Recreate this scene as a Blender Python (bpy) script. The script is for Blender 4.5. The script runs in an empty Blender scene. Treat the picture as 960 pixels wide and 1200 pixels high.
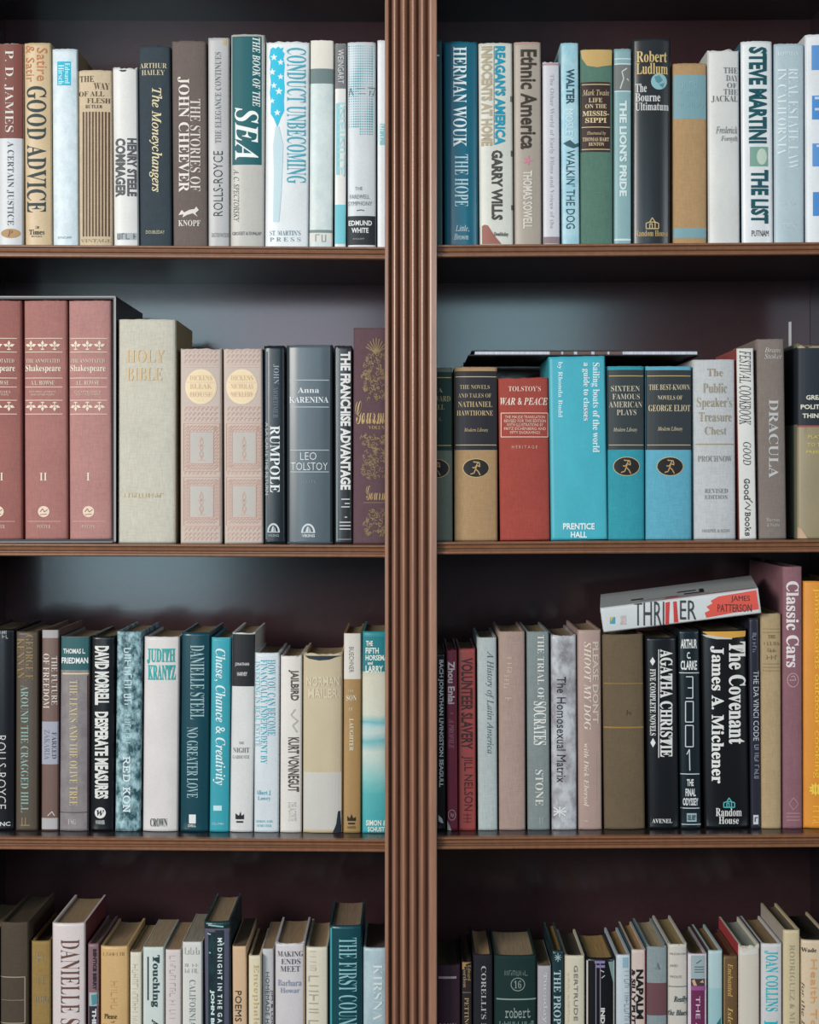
import bpy, bmesh, math, random
from mathutils import Vector, Matrix
random.seed(7)
S = bpy.context.scene
COL = S.collection

def lin(h):
    if isinstance(h, str):
        h = [int(h[i:i + 2], 16) / 255 for i in (0, 2, 4)]
    return tuple(c / 12.92 if c <= .04045 else ((c + .055) / 1.055) ** 2.4 for c in h) + (1.0,)

# ---------------------------------------------------------------- camera, world, lights, exposure
D = 2.0                                   # distance from the lens to the plane of the spines
cd = bpy.data.cameras.new('camera')
cd.sensor_width = cd.sensor_height = 36
cd.lens = 36 * D / 1.2
cd.shift_y = -30 / 1200
cam = bpy.data.objects.new('camera', cd)
cam.location = (0, -D, 0)
cam.rotation_euler = (math.pi / 2, 0, 0)
COL.objects.link(cam)
S.camera = cam
S.view_settings.view_transform = 'Standard'
S.view_settings.look = 'None'
S.view_settings.gamma = 1
S.view_settings.use_curve_mapping = False
S.view_settings.exposure = -0.05
w = bpy.data.worlds.new('world')
S.world = w
w.use_nodes = True
w.node_tree.nodes['Background'].inputs[0].default_value = (.82, .89, 1, 1)
w.node_tree.nodes['Background'].inputs[1].default_value = .085

def area(name, loc, target, sx, sy, power, col):
    l = bpy.data.lights.new(name, 'AREA')
    l.shape = 'RECTANGLE'
    l.size, l.size_y, l.energy, l.color = sx, sy, power, col
    o = bpy.data.objects.new(name, l)
    o.location = loc
    o.rotation_euler = (Vector(target) - Vector(loc)).to_track_quat('-Z', 'Y').to_euler()
    COL.objects.link(o)
area('window_light_key', (-1.9, -2.75, .72), (0, 0, -.1), 1.0, 1.1, 98, (1, .955, .89))
area('window_light_far', (2.7, -2.6, .45), (0, .1, -.05), .9, 1.0, 26, (.84, .93, 1))
area('window_light_behind', (-.84, -2.95, .17), (-.84, 0, .17), .52, 1.2, 12, (.62, .88, 1))
area('window_light_pane', (-.34, -2.95, .44), (-.34, 0, .44), .48, .6, 4.6, (.80, .84, 1))
area('window_light_narrow', (.34, -2.95, .46), (.34, 0, .46), .46, .55, 4.5, (.55, .88, 1))

# ---------------------------------------------------------------- materials (procedural)
MATS = {}
def mat(h, kind='print', h2=None, scale=60):
    key = (h, kind, h2, scale)
    if key in MATS:
        return MATS[key]
    m = bpy.data.materials.new(kind + '_' + str(h))
    m.use_nodes = True
    nt = m.node_tree
    N, L = nt.nodes, nt.links
    b = N['Principled BSDF']
    rough, spec, var = {'print': (.55, .3, .05), 'cloth': (.8, .25, .10), 'jacket': (.42, .4, .09), 'gloss': (.27, .45, .08),
                        'paper': (.75, .2, .05), 'pages': (.85, .15, .1), 'wood': (.33, .5, .2), 'panel': (.15, .6, .2), 'reed': (.28, .7, .2),
                        'foil': (.45, .5, .12), 'room': (.9, .2, .03)}[kind]
    if kind in ('cloth', 'jacket', 'gloss', 'paper') and isinstance(h, str):
        def soft_(x):
            c = [int(x[i:i + 2], 16) for i in (0, 2, 4)]
            l = sum(c) / 3
            return ''.join('%02x' % round(l + .88 * (v - l)) for v in c)
        h = soft_(h)
        if isinstance(h2, str): h2 = soft_(h2)
    b.inputs['Roughness'].default_value = rough
    b.inputs['Specular IOR Level'].default_value = spec
    tc = N.new('ShaderNodeTexCoord')
    oi = N.new('ShaderNodeObjectInfo')
    add = N.new('ShaderNodeVectorMath'); add.operation = 'ADD'
    mul = N.new('ShaderNodeMath'); mul.operation = 'MULTIPLY'; mul.inputs[1].default_value = 13.7
    L.new(oi.outputs['Random'], mul.inputs[0])
    L.new(tc.outputs['Object'], add.inputs[0]); L.new(mul.outputs[0], add.inputs[1])
    def noise(sc, vec=(1, 1, 1), detail=3, rgh=.55):
        mp = N.new('ShaderNodeMapping'); mp.inputs['Scale'].default_value = vec
        L.new(add.outputs[0], mp.inputs[0])
        n = N.new('ShaderNodeTexNoise')
        n.inputs['Scale'].default_value = sc; n.inputs['Detail'].default_value = detail; n.inputs['Roughness'].default_value = rgh
        L.new(mp.outputs[0], n.inputs['Vector'])
        return n.outputs[0]
    def mathn(op, a, c):
        n = N.new('ShaderNodeMath'); n.operation = op
        for i, v in enumerate((a, c)):
            if isinstance(v, (int, float)): n.inputs[i].default_value = v
            else: L.new(v, n.inputs[i])
        return n.outputs[0]
    if kind in ('wood', 'panel', 'reed'):
        f = mathn('ADD', mathn('MULTIPLY', noise(30, (6, 6, .5) if kind != 'panel' else (.6, 3, 4), 5), .7), mathn('MULTIPLY', noise(220, (3, 3, .3)), .3))
        if kind == 'panel':
            f = mathn('ADD', mathn('MULTIPLY', noise(7, (1, 1, 2), 4), .6), mathn('MULTIPLY', noise(130, (1, 1, 2)), .4))
    elif kind == 'cloth':
        f = mathn('ADD', mathn('MULTIPLY', noise(900, (1, .3, .12), 1), .45), mathn('MULTIPLY', noise(900, (.12, .3, 1), 1), .35))
        f = mathn('ADD', f, mathn('MULTIPLY', noise(25), .3))
    elif kind == 'pages':
        f = mathn('ADD', mathn('MULTIPLY', noise(500, (2, .05, .05), 2), .8), mathn('MULTIPLY', noise(20), .2))
    else:
        f = mathn('ADD', mathn('MULTIPLY', noise(38, (1, 1, .5)), .6), mathn('MULTIPLY', noise(420), .4))
    mr = N.new('ShaderNodeMapRange')
    mr.inputs['From Min'].default_value = .3; mr.inputs['From Max'].default_value = .7
    k = {'cloth': 1.5, 'pages': 2.2}.get(kind, 1)
    mr.inputs['To Min'].default_value = 1 - var * k; mr.inputs['To Max'].default_value = 1 + var * k
    L.new(f, mr.inputs['Value'])
    if h2 is None:
        rgb = N.new('ShaderNodeRGB'); rgb.outputs[0].default_value = lin(h)
        c = rgb.outputs[0]
    elif isinstance(h2, tuple) and h2[0] == 'ramp':      # a printed run of colours down the spine
        sx = N.new('ShaderNodeSeparateXYZ'); L.new(tc.outputs['Object'], sx.inputs[0])
        wob = mathn('ADD', sx.outputs['Z'], mathn('MULTIPLY', mathn('SUBTRACT', noise(18, (1, 1, 3)), .5), .016))
        r = N.new('ShaderNodeValToRGB')
        r2 = mathn('DIVIDE', wob, h2[1]); L.new(r2, r.inputs[0])
        el = r.color_ramp.elements
        while len(el) < len(h2[2]): el.new(.5)
        for e, (p, cc) in zip(el, h2[2]): e.position = p; e.color = lin(cc)
        c = r.outputs[0]
    else:
        r = N.new('ShaderNodeValToRGB')
        r.color_ramp.elements[0].position = .40; r.color_ramp.elements[1].position = .62
        r.color_ramp.elements[0].color = lin(h); r.color_ramp.elements[1].color = lin(h2)
        L.new(noise(scale, (1.2, 1, .8), 6, .68), r.inputs[0])
        c = r.outputs[0]
    mx = N.new('ShaderNodeVectorMath'); mx.operation = 'SCALE'
    L.new(c, mx.inputs[0]); L.new(mr.outputs[0], mx.inputs['Scale'])
    L.new(mx.outputs[0], b.inputs['Base Color'])
    if kind in ('cloth', 'panel', 'pages', 'jacket'):
        bp = N.new('ShaderNodeBump'); bp.inputs['Strength'].default_value = {'cloth': .25, 'panel': .07, 'pages': .4, 'jacket': .1}[kind]
        bp.inputs['Distance'].default_value = .001
        L.new(f, bp.inputs['Height']); L.new(bp.outputs[0], b.inputs['Normal'])
    MATS[key] = m
    return m

# ---------------------------------------------------------------- helpers
def P(px, py, Y=0.0):
    k = (D + Y) / D / 1000
    return Vector(((px - 480) * k, Y, (570 - py) * k))

def link(name, me, m, parent=None, smooth=False):
    o = bpy.data.objects.new(name, me)
    COL.objects.link(o)
    for x in (m if isinstance(m, (list, tuple)) else [m]): me.materials.append(x)
    if smooth:
        for p in me.polygons: p.use_smooth = True
    if parent: o.parent = parent
    return o

def from_bm(name, bm, m, parent=None):
    me = bpy.data.meshes.new(name)
    bmesh.ops.recalc_face_normals(bm, faces=bm.faces)
    bm.to_mesh(me); bm.free()
    return link(name, me, m, parent)

def prism(bm, prof, ax, a, b, da=0.0, db=0.0):
    """closed profile swept along an axis; ax 'x': prof is (y,z), 'z': prof is (x,y); da, db shift z at the ends"""
    def pt(p, t, d): return (t, p[0], p[1] + d) if ax == 'x' else (p[0], p[1], t)
    A = [bm.verts.new(pt(p, a, da)) for p in prof]
    B = [bm.verts.new(pt(p, b, db)) for p in prof]
    n = len(prof)
    for i in range(n):
        bm.faces.new((A[i], A[(i + 1) % n], B[(i + 1) % n], B[i]))
    bm.faces.new(A[::-1]); bm.faces.new(B)

def box(bm, x0, x1, y0, y1, z0, z1, bev=0.0):
    vs = [bm.verts.new((x, y, z)) for x in (x0, x1) for y in (y0, y1) for z in (z0, z1)]
    fs = [bm.faces.new([vs[i] for i in q]) for q in ((0, 1, 3, 2), (4, 6, 7, 5), (0, 4, 5, 1), (2, 3, 7, 6), (0, 2, 6, 4), (1, 5, 7, 3))]
    if bev:
        es = list({e for f in fs for e in f.edges})
        bmesh.ops.bevel(bm, geom=es, offset=bev, segments=2, affect='EDGES')

def empty(name, loc, label=None, cat=None, group=None):
    o = bpy.data.objects.new(name, None)
    o.empty_display_size = .02
    o.location = loc
    COL.objects.link(o)
    if label: o['label'] = label
    if cat: o['category'] = cat
    if group: o['group'] = group
    return o

# ---------------------------------------------------------------- lettering
def _map(s, U, Lo, dg=None):
    r = ''
    for ch in s:
        if 'A' <= ch <= 'Z': r += chr(U + ord(ch) - 65)
        elif 'a' <= ch <= 'z': r += '\u210e' if (Lo == 0x1d44e and ch == 'h') else chr(Lo + ord(ch) - 97)
        elif dg and '0' <= ch <= '9': r += chr(dg + ord(ch) - 48)
        else: r += ch
    return r
FONT = {'n': (None, 0), 'b': (None, .028), 'B': (None, .045), 'l': (None, -.012),
        's': ((0x1d400, 0x1d41a, 0x1d7ce), 0), 'S': ((0x1d400, 0x1d41a, 0x1d7ce), -.010), 'T': ((0x1d400, 0x1d41a, 0x1d7ce), .014),
        'i': ((0x1d434, 0x1d44e), 0), 'I': ((0x1d434, 0x1d44e), .012), 'j': ((0x1d468, 0x1d482), 0), 'c': ((0x1d4d0, 0x1d4ea), -.006), 'm': ((0x1d670, 0x1d68a), .01)}
TCACHE = {}
def glyphs(text, font):
    """outline triangles of a line of writing, scaled to the unit square"""
    if (text, font) in TCACHE: return TCACHE[text, font]
    mp, off = FONT[font]
    c = bpy.data.curves.new('lettering', 'FONT')
    c.body = _map(text, *mp) if mp else text
    c.size = 1; c.offset = off; c.resolution_u = 2
    o = bpy.data.objects.new('lettering', c)
    COL.objects.link(o)
    dg = bpy.context.evaluated_depsgraph_get()
    ev = o.evaluated_get(dg)
    me = ev.to_mesh()
    vs = [(v.co.x, v.co.y) for v in me.vertices]
    fs = [tuple(p.vertices) for p in me.polygons]
    ev.to_mesh_clear()
    bpy.data.objects.remove(o); bpy.data.curves.remove(c)
    x0, x1 = min(v[0] for v in vs), max(v[0] for v in vs)
    y0, y1 = min(v[1] for v in vs), max(v[1] for v in vs)
    vs = [((x - x0) / max(x1 - x0, 1e-6), (y - y0) / max(y1 - y0, 1e-6)) for x, y in vs]
    TCACHE[text, font] = (vs, fs)
    return vs, fs

# item makers: every one is (part name, colour, level, list of polygons in photo pixels [, text])
def t(text, font, col, x0, y0, x1, y1, d='H'):
    return ('text', col, .75, (text, font, x0, y0, x1, y1, d))
def band(col, y0, y1, kind='print'): return ('colour_band', col, .15, ('band', y0, y1), kind)
def rect(col, x0, y0, x1, y1, name='label_panel', lv=.32, kind='print'):
    return (name, col, lv, [[(x0, y0), (x1, y0), (x1, y1), (x0, y1)]], kind)
def rules(col, x0, x1, *ys, wd=.9):
    return ('printed_rule', col, .6, [[(x0, y - wd / 2), (x1, y - wd / 2), (x1, y + wd / 2), (x0, y + wd / 2)] for y in ys])
def vrules(col, y0, y1, *xs, wd=.9, name='printed_rule'):
    return (name, col, .6, [[(x - wd / 2, y0), (x + wd / 2, y0), (x + wd / 2, y1), (x - wd / 2, y1)] for x in xs])
def oval(col, x0, y0, x1, y1, name='emblem', lv=.45, n=28):
    cx, cy, rx, ry = (x0 + x1) / 2, (y0 + y1) / 2, (x1 - x0) / 2, (y1 - y0) / 2
    return (name, col, lv, [[(cx + rx * math.cos(6.2832 * i / n), cy + ry * math.sin(6.2832 * i / n)) for i in range(n)]])
def poly(col, *ps, name='emblem', lv=.6): return (name, col, lv, [list(p) for p in ps])
def seg(p, q, wd):
    dx, dy = q[0] - p[0], q[1] - p[1]
    l = math.hypot(dx, dy) or 1
    nx, ny = -dy / l * wd / 2, dx / l * wd / 2
    return [(p[0] + nx, p[1] + ny), (q[0] + nx, q[1] + ny), (q[0] - nx, q[1] - ny), (p[0] - nx, p[1] - ny)]
def strokes(col, wd, *lines, name='emblem', lv=.65):
    out = []
    for ln in lines:
        for p, q in zip(ln, ln[1:]): out.append(seg(p, q, wd))
    return (name, col, lv, out)
def frame(col, x0, y0, x1, y1, wd=.9, name='printed_rule'):
    return strokes(col, wd, [(x0, y0), (x1, y0), (x1, y1), (x0, y1), (x0, y0)], name=name)
def ring(col, x0, y0, x1, y1, wd=1, n=24, name='emblem'):
    cx, cy, rx, ry = (x0 + x1) / 2, (y0 + y1) / 2, (x1 - x0) / 2, (y1 - y0) / 2
    return strokes(col, wd, [(cx + rx * math.cos(6.2832 * i / n), cy + ry * math.sin(6.2832 * i / n)) for i in range(n + 1)], name=name)
def marks(col, x0, y0, x1, y1, d='H'):
    """worn-off lettering: strokes too far gone to read"""
    rg_ = random.Random('%s%s%s' % (x0, y0, d))
    L_, H_ = (x1 - x0, y1 - y0) if d == 'H' else (y1 - y0, x1 - x0)
    out, u = [], 0.0
    wd = max(.45, H_ * .14)
    while u < L_ - H_ * .3:
        w_ = min(H_ * rg_.uniform(.4, .7), L_ - u)
        q = [[(u, 0), (u, H_)]]
        if rg_.random() < .6: q.append([(u + w_, rg_.choice((0, H_ * .4))), (u + w_, H_)])
        if rg_.random() < .7: v = rg_.choice((0, H_ * .5, H_)); q.append([(u, v), (u + w_, v)])
        out += q
        u += w_ + H_ * rg_.uniform(.3, .42)
        if rg_.random() < .1: u += H_ * .4
    T = (lambda a, b: (x0 + a, y0 + b)) if d == 'H' else (lambda a, b: (x1 - b, y0 + a))
    return strokes(col, wd, *[[T(*a), T(*b)] for a, b in out], name='faded_lettering')
def starp(cx, cy, r, rot=-math.pi / 2, k=.42):
    return [(cx + (r if i % 2 == 0 else r * k) * math.cos(rot + math.pi * i / 5), cy + (r if i % 2 == 0 else r * k) * math.sin(rot + math.pi * i / 5)) for i in range(10)]
def runner(col, x0, y0, x1, y1):
    U = lambda *ps: [(x0 + u * (x1 - x0), y0 + v * (y1 - y0)) for u, v in ps]
    return strokes(col, 1.25, U((.55, .28), (.47, .58)), U((.47, .56), (.62, .68), (.74, .9)), U((.47, .56), (.38, .78), (.17, .84)),
                   U((.53, .36), (.40, .50), (.28, .46)), U((.55, .36), (.72, .42), (.68, .18), (.38, .16)), U((.58, .17), (.58, .28)), U((.34, .13), (.44, .19)))
def house(col, x0, y0, x1, y1, wd=1.0):
    U = lambda *ps: [(x0 + u * (x1 - x0), y0 + v * (y1 - y0)) for u, v in ps]
    return strokes(col, wd, U((0, .55), (.3, .45), (.5, .08), (.72, .45), (1, .55)), U((.02, .55), (.02, 1), (1, 1), (1, .55)), U((.3, .45), (.72, .45)),
                   U((.3, 1), (.3, .6), (.5, .6), (.5, 1)), U((.72, .45), (.72, 1)))
def ship(col, x0, y0, x1, y1):
    U = lambda u, v: (x0 + u * (x1 - x0), y0 + v * (y1 - y0))
    arch = [U(.5 - .5 * math.cos(math.pi * i / 12), 1 - math.sin(math.pi * i / 12)) for i in range(13)]
    inner = [U(.5 - .36 * math.cos(math.pi * i / 12), .92 - .72 * math.sin(math.pi * i / 12)) for i in range(13)]
    ps = [[a, b, d, c] for a, b, c, d in zip(arch, arch[1:], inner, inner[1:])]
    ps += [[U(.14, .92), U(.86, .92), U(1, 1), U(0, 1)], [U(.42, .35), U(.52, .3), U(.52, .9), U(.30, .9)], [U(.58, .32), U(.7, .9), U(.58, .9)]]
    return ('emblem', col, .6, ps)
def leafrow(col, xs, y0, y1, up=True):
    ps = []
    for x in xs:
        h = y1 - y0
        for a in (-70, 0, 70):
            r = math.radians(a)
            dx, dy = math.sin(r), -math.cos(r) if up else math.cos(r)
            by = y0 + h * (.62 if up else .38)
            c = (x + dx * h * .33, by + dy * h * .33)
            px_, py_ = -dy, dx
            ps.append([(c[0] - dx * h * .3, c[1] - dy * h * .3), (c[0] + px_ * h * .17, c[1] + py_ * h * .17), (c[0] + dx * h * .3, c[1] + dy * h * .3), (c[0] - px_ * h * .17, c[1] - py_ * h * .17)])
        yb = y1 if up else y0
        s = -1 if up else 1
        ps.append([(x - 2.6, yb + s * 1.2), (x + 2.6, yb + s * 1.2), (x + 1.4, yb), (x - 1.4, yb)])
        ps.append([(x - .5, yb + s * 1), (x + .5, yb + s * 1), (x + .5, yb + s * 5), (x - .5, yb + s * 5)])
    return ('emblem', col, .6, ps)

# ---------------------------------------------------------------- the shelf lines, as seen in the photo
LIP_Y, TOPS = -.022, {   # (pixel height of the moulding's top edge at both ends of the bay, its bottom edge)
    ('A', 0): (-62, -59), ('A', 1): (286, 289), ('A', 2): (636.5, 638.5), ('A', 3): (980.5, 984), ('A', 4): (1326, 1331),
    ('B', 0): (-59, -62), ('B', 1): (286.5, 283), ('B', 2): (635, 632), ('B', 3): (981, 978), ('B', 4): (1331, 1326)}
BAYX = {'A': (-48, 455), 'B': (507, 1004)}
def shelf_z(bay, n, X):
    a, b = BAYX[bay]
    pa, pb = P(a, TOPS[bay, n][0], LIP_Y), P(b, TOPS[bay, n][1], LIP_Y)
    f = (X - pa.x) / (pb.x - pa.x)
    return pa.z + (pb.z - pa.z) * f

# ---------------------------------------------------------------- books
def paint(root, Rinv, items, lx_lim, prof, z_lim, edge):
    """lays bands, labels, rules, emblems and lettering on the spine"""
    M = Rinv
    C0 = M @ (cam.location - root.location)
    def loc(px, py):
        d = M @ (P(px, py) - cam.location)
        s = -C0.y / d.y
        p = C0 + d * s
        return p.x, p.z
    groups = {}
    first, n_ = True, 0
    for it in items:
        name, col, lv, geo = it[:4]
        kind = it[4] if len(it) > 4 else 'print'
        if name == 'text':
            name = 'title_lettering'
        if name in ('printed_rule', 'label_panel', 'torn_patch') and isinstance(geo, list):
            for g_ in geo: n_ += 1; groups.setdefault((name, col, kind, lv, n_), []).append([g_])
        else:
            n_ += name in ('title_lettering', 'colour_band', 'ornament_border')
            if name == 'title_lettering' and not first: name = 'lettering'
            if name == 'title_lettering': first = False
            groups.setdefault((name, col, kind, lv, n_ if name in ('title_lettering', 'lettering', 'colour_band', 'ornament_border') else 0), []).append(geo)
    for (name, col, kind, lv, _), geos in groups.items():
        bm = bmesh.new()
        for g in geos:
            if isinstance(g, tuple) and g[0] == 'band':
                z0, z1 = loc(480, g[2])[1], loc(480, g[1])[1]
                if g[1] is not None and z1 > z_lim - .002: z1 = z_lim - .0004
                z0 = max(z0, .0004)
                L_ = lx_lim
                vs = [bm.verts.new((x, 0, z)) for x, z in ((-L_, z0), (L_, z0), (L_, z1), (-L_, z1))]
                bm.faces.new(vs)
            elif isinstance(g, tuple):
                text, font, x0, y0, x1, y1, d = g
                vs, fs = glyphs(text, font)
                q = []
                for u, v in vs:
                    if d == 'H': px, py = x0 + u * (x1 - x0), y1 - v * (y1 - y0)
                    elif d == 'D': px, py = x0 + v * (x1 - x0), y0 + u * (y1 - y0)
                    else: px, py = x1 - v * (x1 - x0), y1 - u * (y1 - y0)
                    x, z = loc(px, py)
                    q.append(bm.verts.new((x, 0, z)))
                for f in fs:
                    try: bm.faces.new([q[i] for i in f])
                    except ValueError: pass
            else:
                for pl in g:
                    vs = []
                    for px, py in pl:
                        x, z = loc(px, py)
                        vs.append(bm.verts.new((max(-lx_lim + .0002, min(lx_lim - .0002, x)), 0, max(.0003, min(z_lim - .0003, z)))))
                    bm.faces.new(vs)
        xs = [v.co.x for v in bm.verts]
        if not xs: bm.free(); continue
        a, b = max(min(xs), -lx_lim), min(max(xs), lx_lim)
        if min(xs) < -lx_lim or max(xs) > lx_lim:     # writing that wraps round the edge is cut there
            for co, no in (((-lx_lim + .0001, 0, 0), (-1, 0, 0)), ((lx_lim - .0001, 0, 0), (1, 0, 0))):
                bmesh.ops.bisect_plane(bm, geom=bm.verts[:] + bm.edges[:] + bm.faces[:], plane_co=co, plane_no=no, clear_outer=True)
        if b - a > 1.8 * lx_lim:                       # follow the softened corners too
            for cx_ in edge: bmesh.ops.bisect_plane(bm, geom=bm.verts[:] + bm.edges[:] + bm.faces[:], plane_co=(cx_, 0, 0), plane_no=(1, 0, 0))
        n = min(10, int((b - a) / .0035))
        for i in range(1, n + 1):
            bmesh.ops.bisect_plane(bm, geom=bm.verts[:] + bm.edges[:] + bm.faces[:], plane_co=(a + (b - a) * i / (n + 1), 0, 0), plane_no=(1, 0, 0))
        for v in bm.verts: v.co.y = prof(v.co.x) - lv / 1000
        if not bm.faces: bm.free(); continue
        for f in bm.faces:
            if f.normal.y > 0: f.normal_flip()
        me = bpy.data.meshes.new(name)
        bm.normal_update()
        bm.to_mesh(me); bm.free()
        link(name, me, mat(col, kind), root)

ALL = []
def bk(bay, row, x0, x1, top, cover, kind, items, label, xb=None, d=None, y=0.0, sag=None, torn=0.0, side=None, soft=False,
       group=None, base=None, tilt=None, pitch=0.0, page='a08c70', groove=None, name=None, h2=None, nscale=60, mat2=None, wh=None, boards=()):
    Y = (.014 if row == 3 else 0.0) + y
    xb = xb or (x0, x1)
    k = (D + Y) / D / 1000
    if tilt is None:
        wd = ((x1 - x0) + (xb[1] - xb[0])) / 2 * k - .0010
        ct = P((x0 + x1) / 2, top, Y)
        cb = P((xb[0] + xb[1]) / 2, 600, Y)
        zb = max(shelf_z(bay, row, cb.x - wd / 2), shelf_z(bay, row, cb.x + wd / 2)) + .0002 if base is None else base
        tl = math.atan2(ct.x - cb.x, ct.z - zb)
        zb += wd / 2 * abs(math.sin(tl))
        h = (ct.z - zb) / math.cos(tl) - wd / 2 * abs(math.sin(tl))
        loc = Vector((cb.x, Y, zb))
    else:
        wd, h, loc = wh[0], wh[1], base
    R = Matrix.Rotation(tl, 3, 'Y') if tilt is None else tilt
    name = name or ('paperback_book' if soft else 'hardback_book')
    r = empty(name, loc, label, 'book', group)
    r.rotation_euler = R.to_euler()
    if d is None: d = max(.105, min(.165, h * .62))
    sg = sag if sag is not None else (.0012 if soft else min(.0042, wd * .095))
    hw = wd / 2
    prof = lambda x: sg * min(1, abs(x) / hw) ** 2.6
    gr = (not soft and kind == 'cloth') if groove is None else groove
    th = .0006 if soft else .0024
    th = min(th, wd * .16)
    n = 14
    arc = [(-hw + wd * i / n) for i in range(n + 1)]
    outer = [(x, prof(x)) for x in arc]
    rr = min(.0012, wd * .06)                          # softened corner between spine and board
    outer[0] = (-hw + rr, prof(-hw + rr)); outer[-1] = (hw - rr, prof(hw - rr))
    rs = [(hw, sg + rr * 1.3)] + ([(hw - .0011, sg + .005), (hw - .0011, sg + .0075), (hw, sg + .0105)] if gr else []) + [(hw, d)]
    ls = [(-a, b_) for a, b_ in reversed(rs)]
    out = ls + outer + rs
    inn_r = [(hw - th, d), (hw - th, sg + th + .002)]
    inn = inn_r + [(x * (hw - th) / hw, prof(x) + th + .0005) for x in reversed(arc[1:-1])] + [(-a, b_) for a, b_ in reversed(inn_r)]
    bm = bmesh.new()
    rnd = random.Random(label)
    lv = [0.0, .003, h * .5, h - .004, h]
    rows_o, rows_i = [], []
    jit = [rnd.uniform(-1, .2) * torn for _ in out]
    jit = [(jit[i - 1] + 2 * jit[i] + jit[(i + 1) % len(jit)]) / 4 * 1.5 if i % 3 else jit[i] for i in range(len(jit))]
    wear = [rnd.uniform(-.0005, .0002) for _ in out]
    for z in lv:
        top_ = z == h
        rows_o.append([bm.verts.new((p[0], p[1], z + ((jit[i] + wear[i]) if top_ and 2 <= i < len(out) - 2 else 0))) for i, p in enumerate(out)])
        rows_i.append([bm.verts.new((p[0], p[1], z + (min(jit) * .5 if top_ and 2 <= i < len(inn) - 2 else 0))) for i, p in enumerate(inn)])
    no, ni = len(out), len(inn)
    nL, nS = len(ls), len(outer)
    for a, b_ in zip(rows_o, rows_o[1:]):
        for i in range(no - 1):
            f = bm.faces.new((a[i], a[i + 1], b_[i + 1], b_[i]))
            f.smooth = nL <= i < nL + nS - 1
            f.material_index = 1 if (side and (i < nL - 1 or i >= nL + nS)) else 0
    for a, b_ in zip(rows_i, rows_i[1:]):
        for i in range(ni - 1): bm.faces.new((a[i], a[i + 1], b_[i + 1], b_[i]))
    for lvl in (0, -1):                               # the two C-shaped ends
        a, b_ = rows_o[lvl], rows_i[lvl][::-1]
        ia, ib = 0, 0
        while ia < no - 1 or ib < ni - 1:
            if ib == ni - 1 or (ia < no - 1 and (ia + 1) / (no - 1) <= (ib + 1) / (ni - 1) + 1e-9):
                bm.faces.new((a[ia], a[ia + 1], b_[ib])); ia += 1
            else:
                bm.faces.new((a[ia], b_[ib + 1], b_[ib])); ib += 1
    for i_o, i_i in ((0, ni - 1), (no - 1, 0)):
        for q in range(len(lv) - 1):
            bm.faces.new((rows_o[q][i_o], rows_o[q + 1][i_o], rows_i[q + 1][i_i], rows_i[q][i_i]))
    cm = mat2 or mat(cover, kind, h2, nscale)
    from_bm('cover', bm, [cm, mat(side, kind)] if side else cm, r)
    # the block of pages, its top a little hollow
    pb = bmesh.new()
    e = 0 if soft else .0032
    px_ = hw - th - .0003
    y0, y1 = sg + th + .0022, d - (.0004 if soft else .0035)
    if torn: e = max(e, torn * 1.3)
    xs = [-px_ + 2 * px_ * i / 6 for i in range(7)]
    tp = [h - e - (0 if soft else .0012 * (1 - (x / px_) ** 2)) - (.0004 if soft else 0) for x in xs]
    pr = [(xs[0], e * .5 + .0002)] + list(zip(xs, tp)) + [(xs[-1], e * .5 + .0002)]
    A = [pb.verts.new((x, y0, z)) for x, z in pr]; B = [pb.verts.new((x, y1, z)) for x, z in pr]
    m_ = len(pr)
    for i in range(m_): pb.faces.new((A[i], A[(i + 1) % m_], B[(i + 1) % m_], B[i]))
    pb.faces.new(A[::-1]); pb.faces.new(B)
    from_bm('page_block', pb, mat(page, 'pages'), r)
    prof2 = lambda x: prof(x) if abs(x) <= hw - rr else prof(hw - rr) + (sg + rr * 1.3 - prof(hw - rr)) * (abs(x) - hw + rr) / rr
    paint(r, R.inverted(), items, hw - .00005, prof2, h + min(jit) * 1.0, (-hw + rr, hw - rr))
    for (nm, col, ax0, ax1, az0, az1) in boards:      # printing on the board: from the spine edge inwards, and up the board
        for sgn in ((-1, 1) if nm == 'board_band' else (1,)):
            q = bmesh.new(); xx = sgn * (hw + .00015)
            box(q, min(xx, sgn * hw), max(xx, sgn * hw), sg + ax0, min(sg + ax1, d), az0 * h, az1 * h)
            from_bm(nm, q, mat(col, 'print'), r)
    ALL.append(r)
    return r
# ---------------------------------------------------------------- the bookcase
bc = empty('bookcase', (0, 0, -1.15), 'dark mahogany bookcase holding every shelf of books, with a reeded pilaster between its two bays', 'bookcase')
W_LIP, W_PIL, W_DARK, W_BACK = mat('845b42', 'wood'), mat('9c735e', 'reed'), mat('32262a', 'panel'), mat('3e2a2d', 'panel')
def bpart(name, bm, m, parent=bc):
    for v in bm.verts: v.co -= parent.location if parent is bc else Vector((0, 0, 0))
    o = from_bm(name, bm, m, parent)
    return o
BACK = .232
X = {'l': P(-48, 0).x, 'r': P(1004, 0).x, 'a': P(455, 0).x, 'b': P(507, 0).x}
ZT, ZF = P(0, -100).z, -1.15
for xa, xb_ in ((X['l'] - .03, 0), (0, X['r'] + .03)):
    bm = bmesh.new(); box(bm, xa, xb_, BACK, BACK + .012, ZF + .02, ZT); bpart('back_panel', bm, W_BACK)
for xa, xb_ in ((X['l'] - .028, X['l']), (X['r'], X['r'] + .028)):
    bm = bmesh.new(); box(bm, xa, xb_, -.02, BACK, ZF, ZT, .0015); bpart('side_panel', bm, W_DARK)
bm = bmesh.new(); box(bm, X['a'] + .004, X['b'] - .004, -.012, BACK, ZF + .02, ZT - .001); bpart('divider', bm, W_DARK)
bm = bmesh.new(); box(bm, X['l'] - .05, X['r'] + .05, -.05, BACK + .012, ZT, ZT + .03, .004); bpart('top_board', bm, W_DARK)
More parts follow.
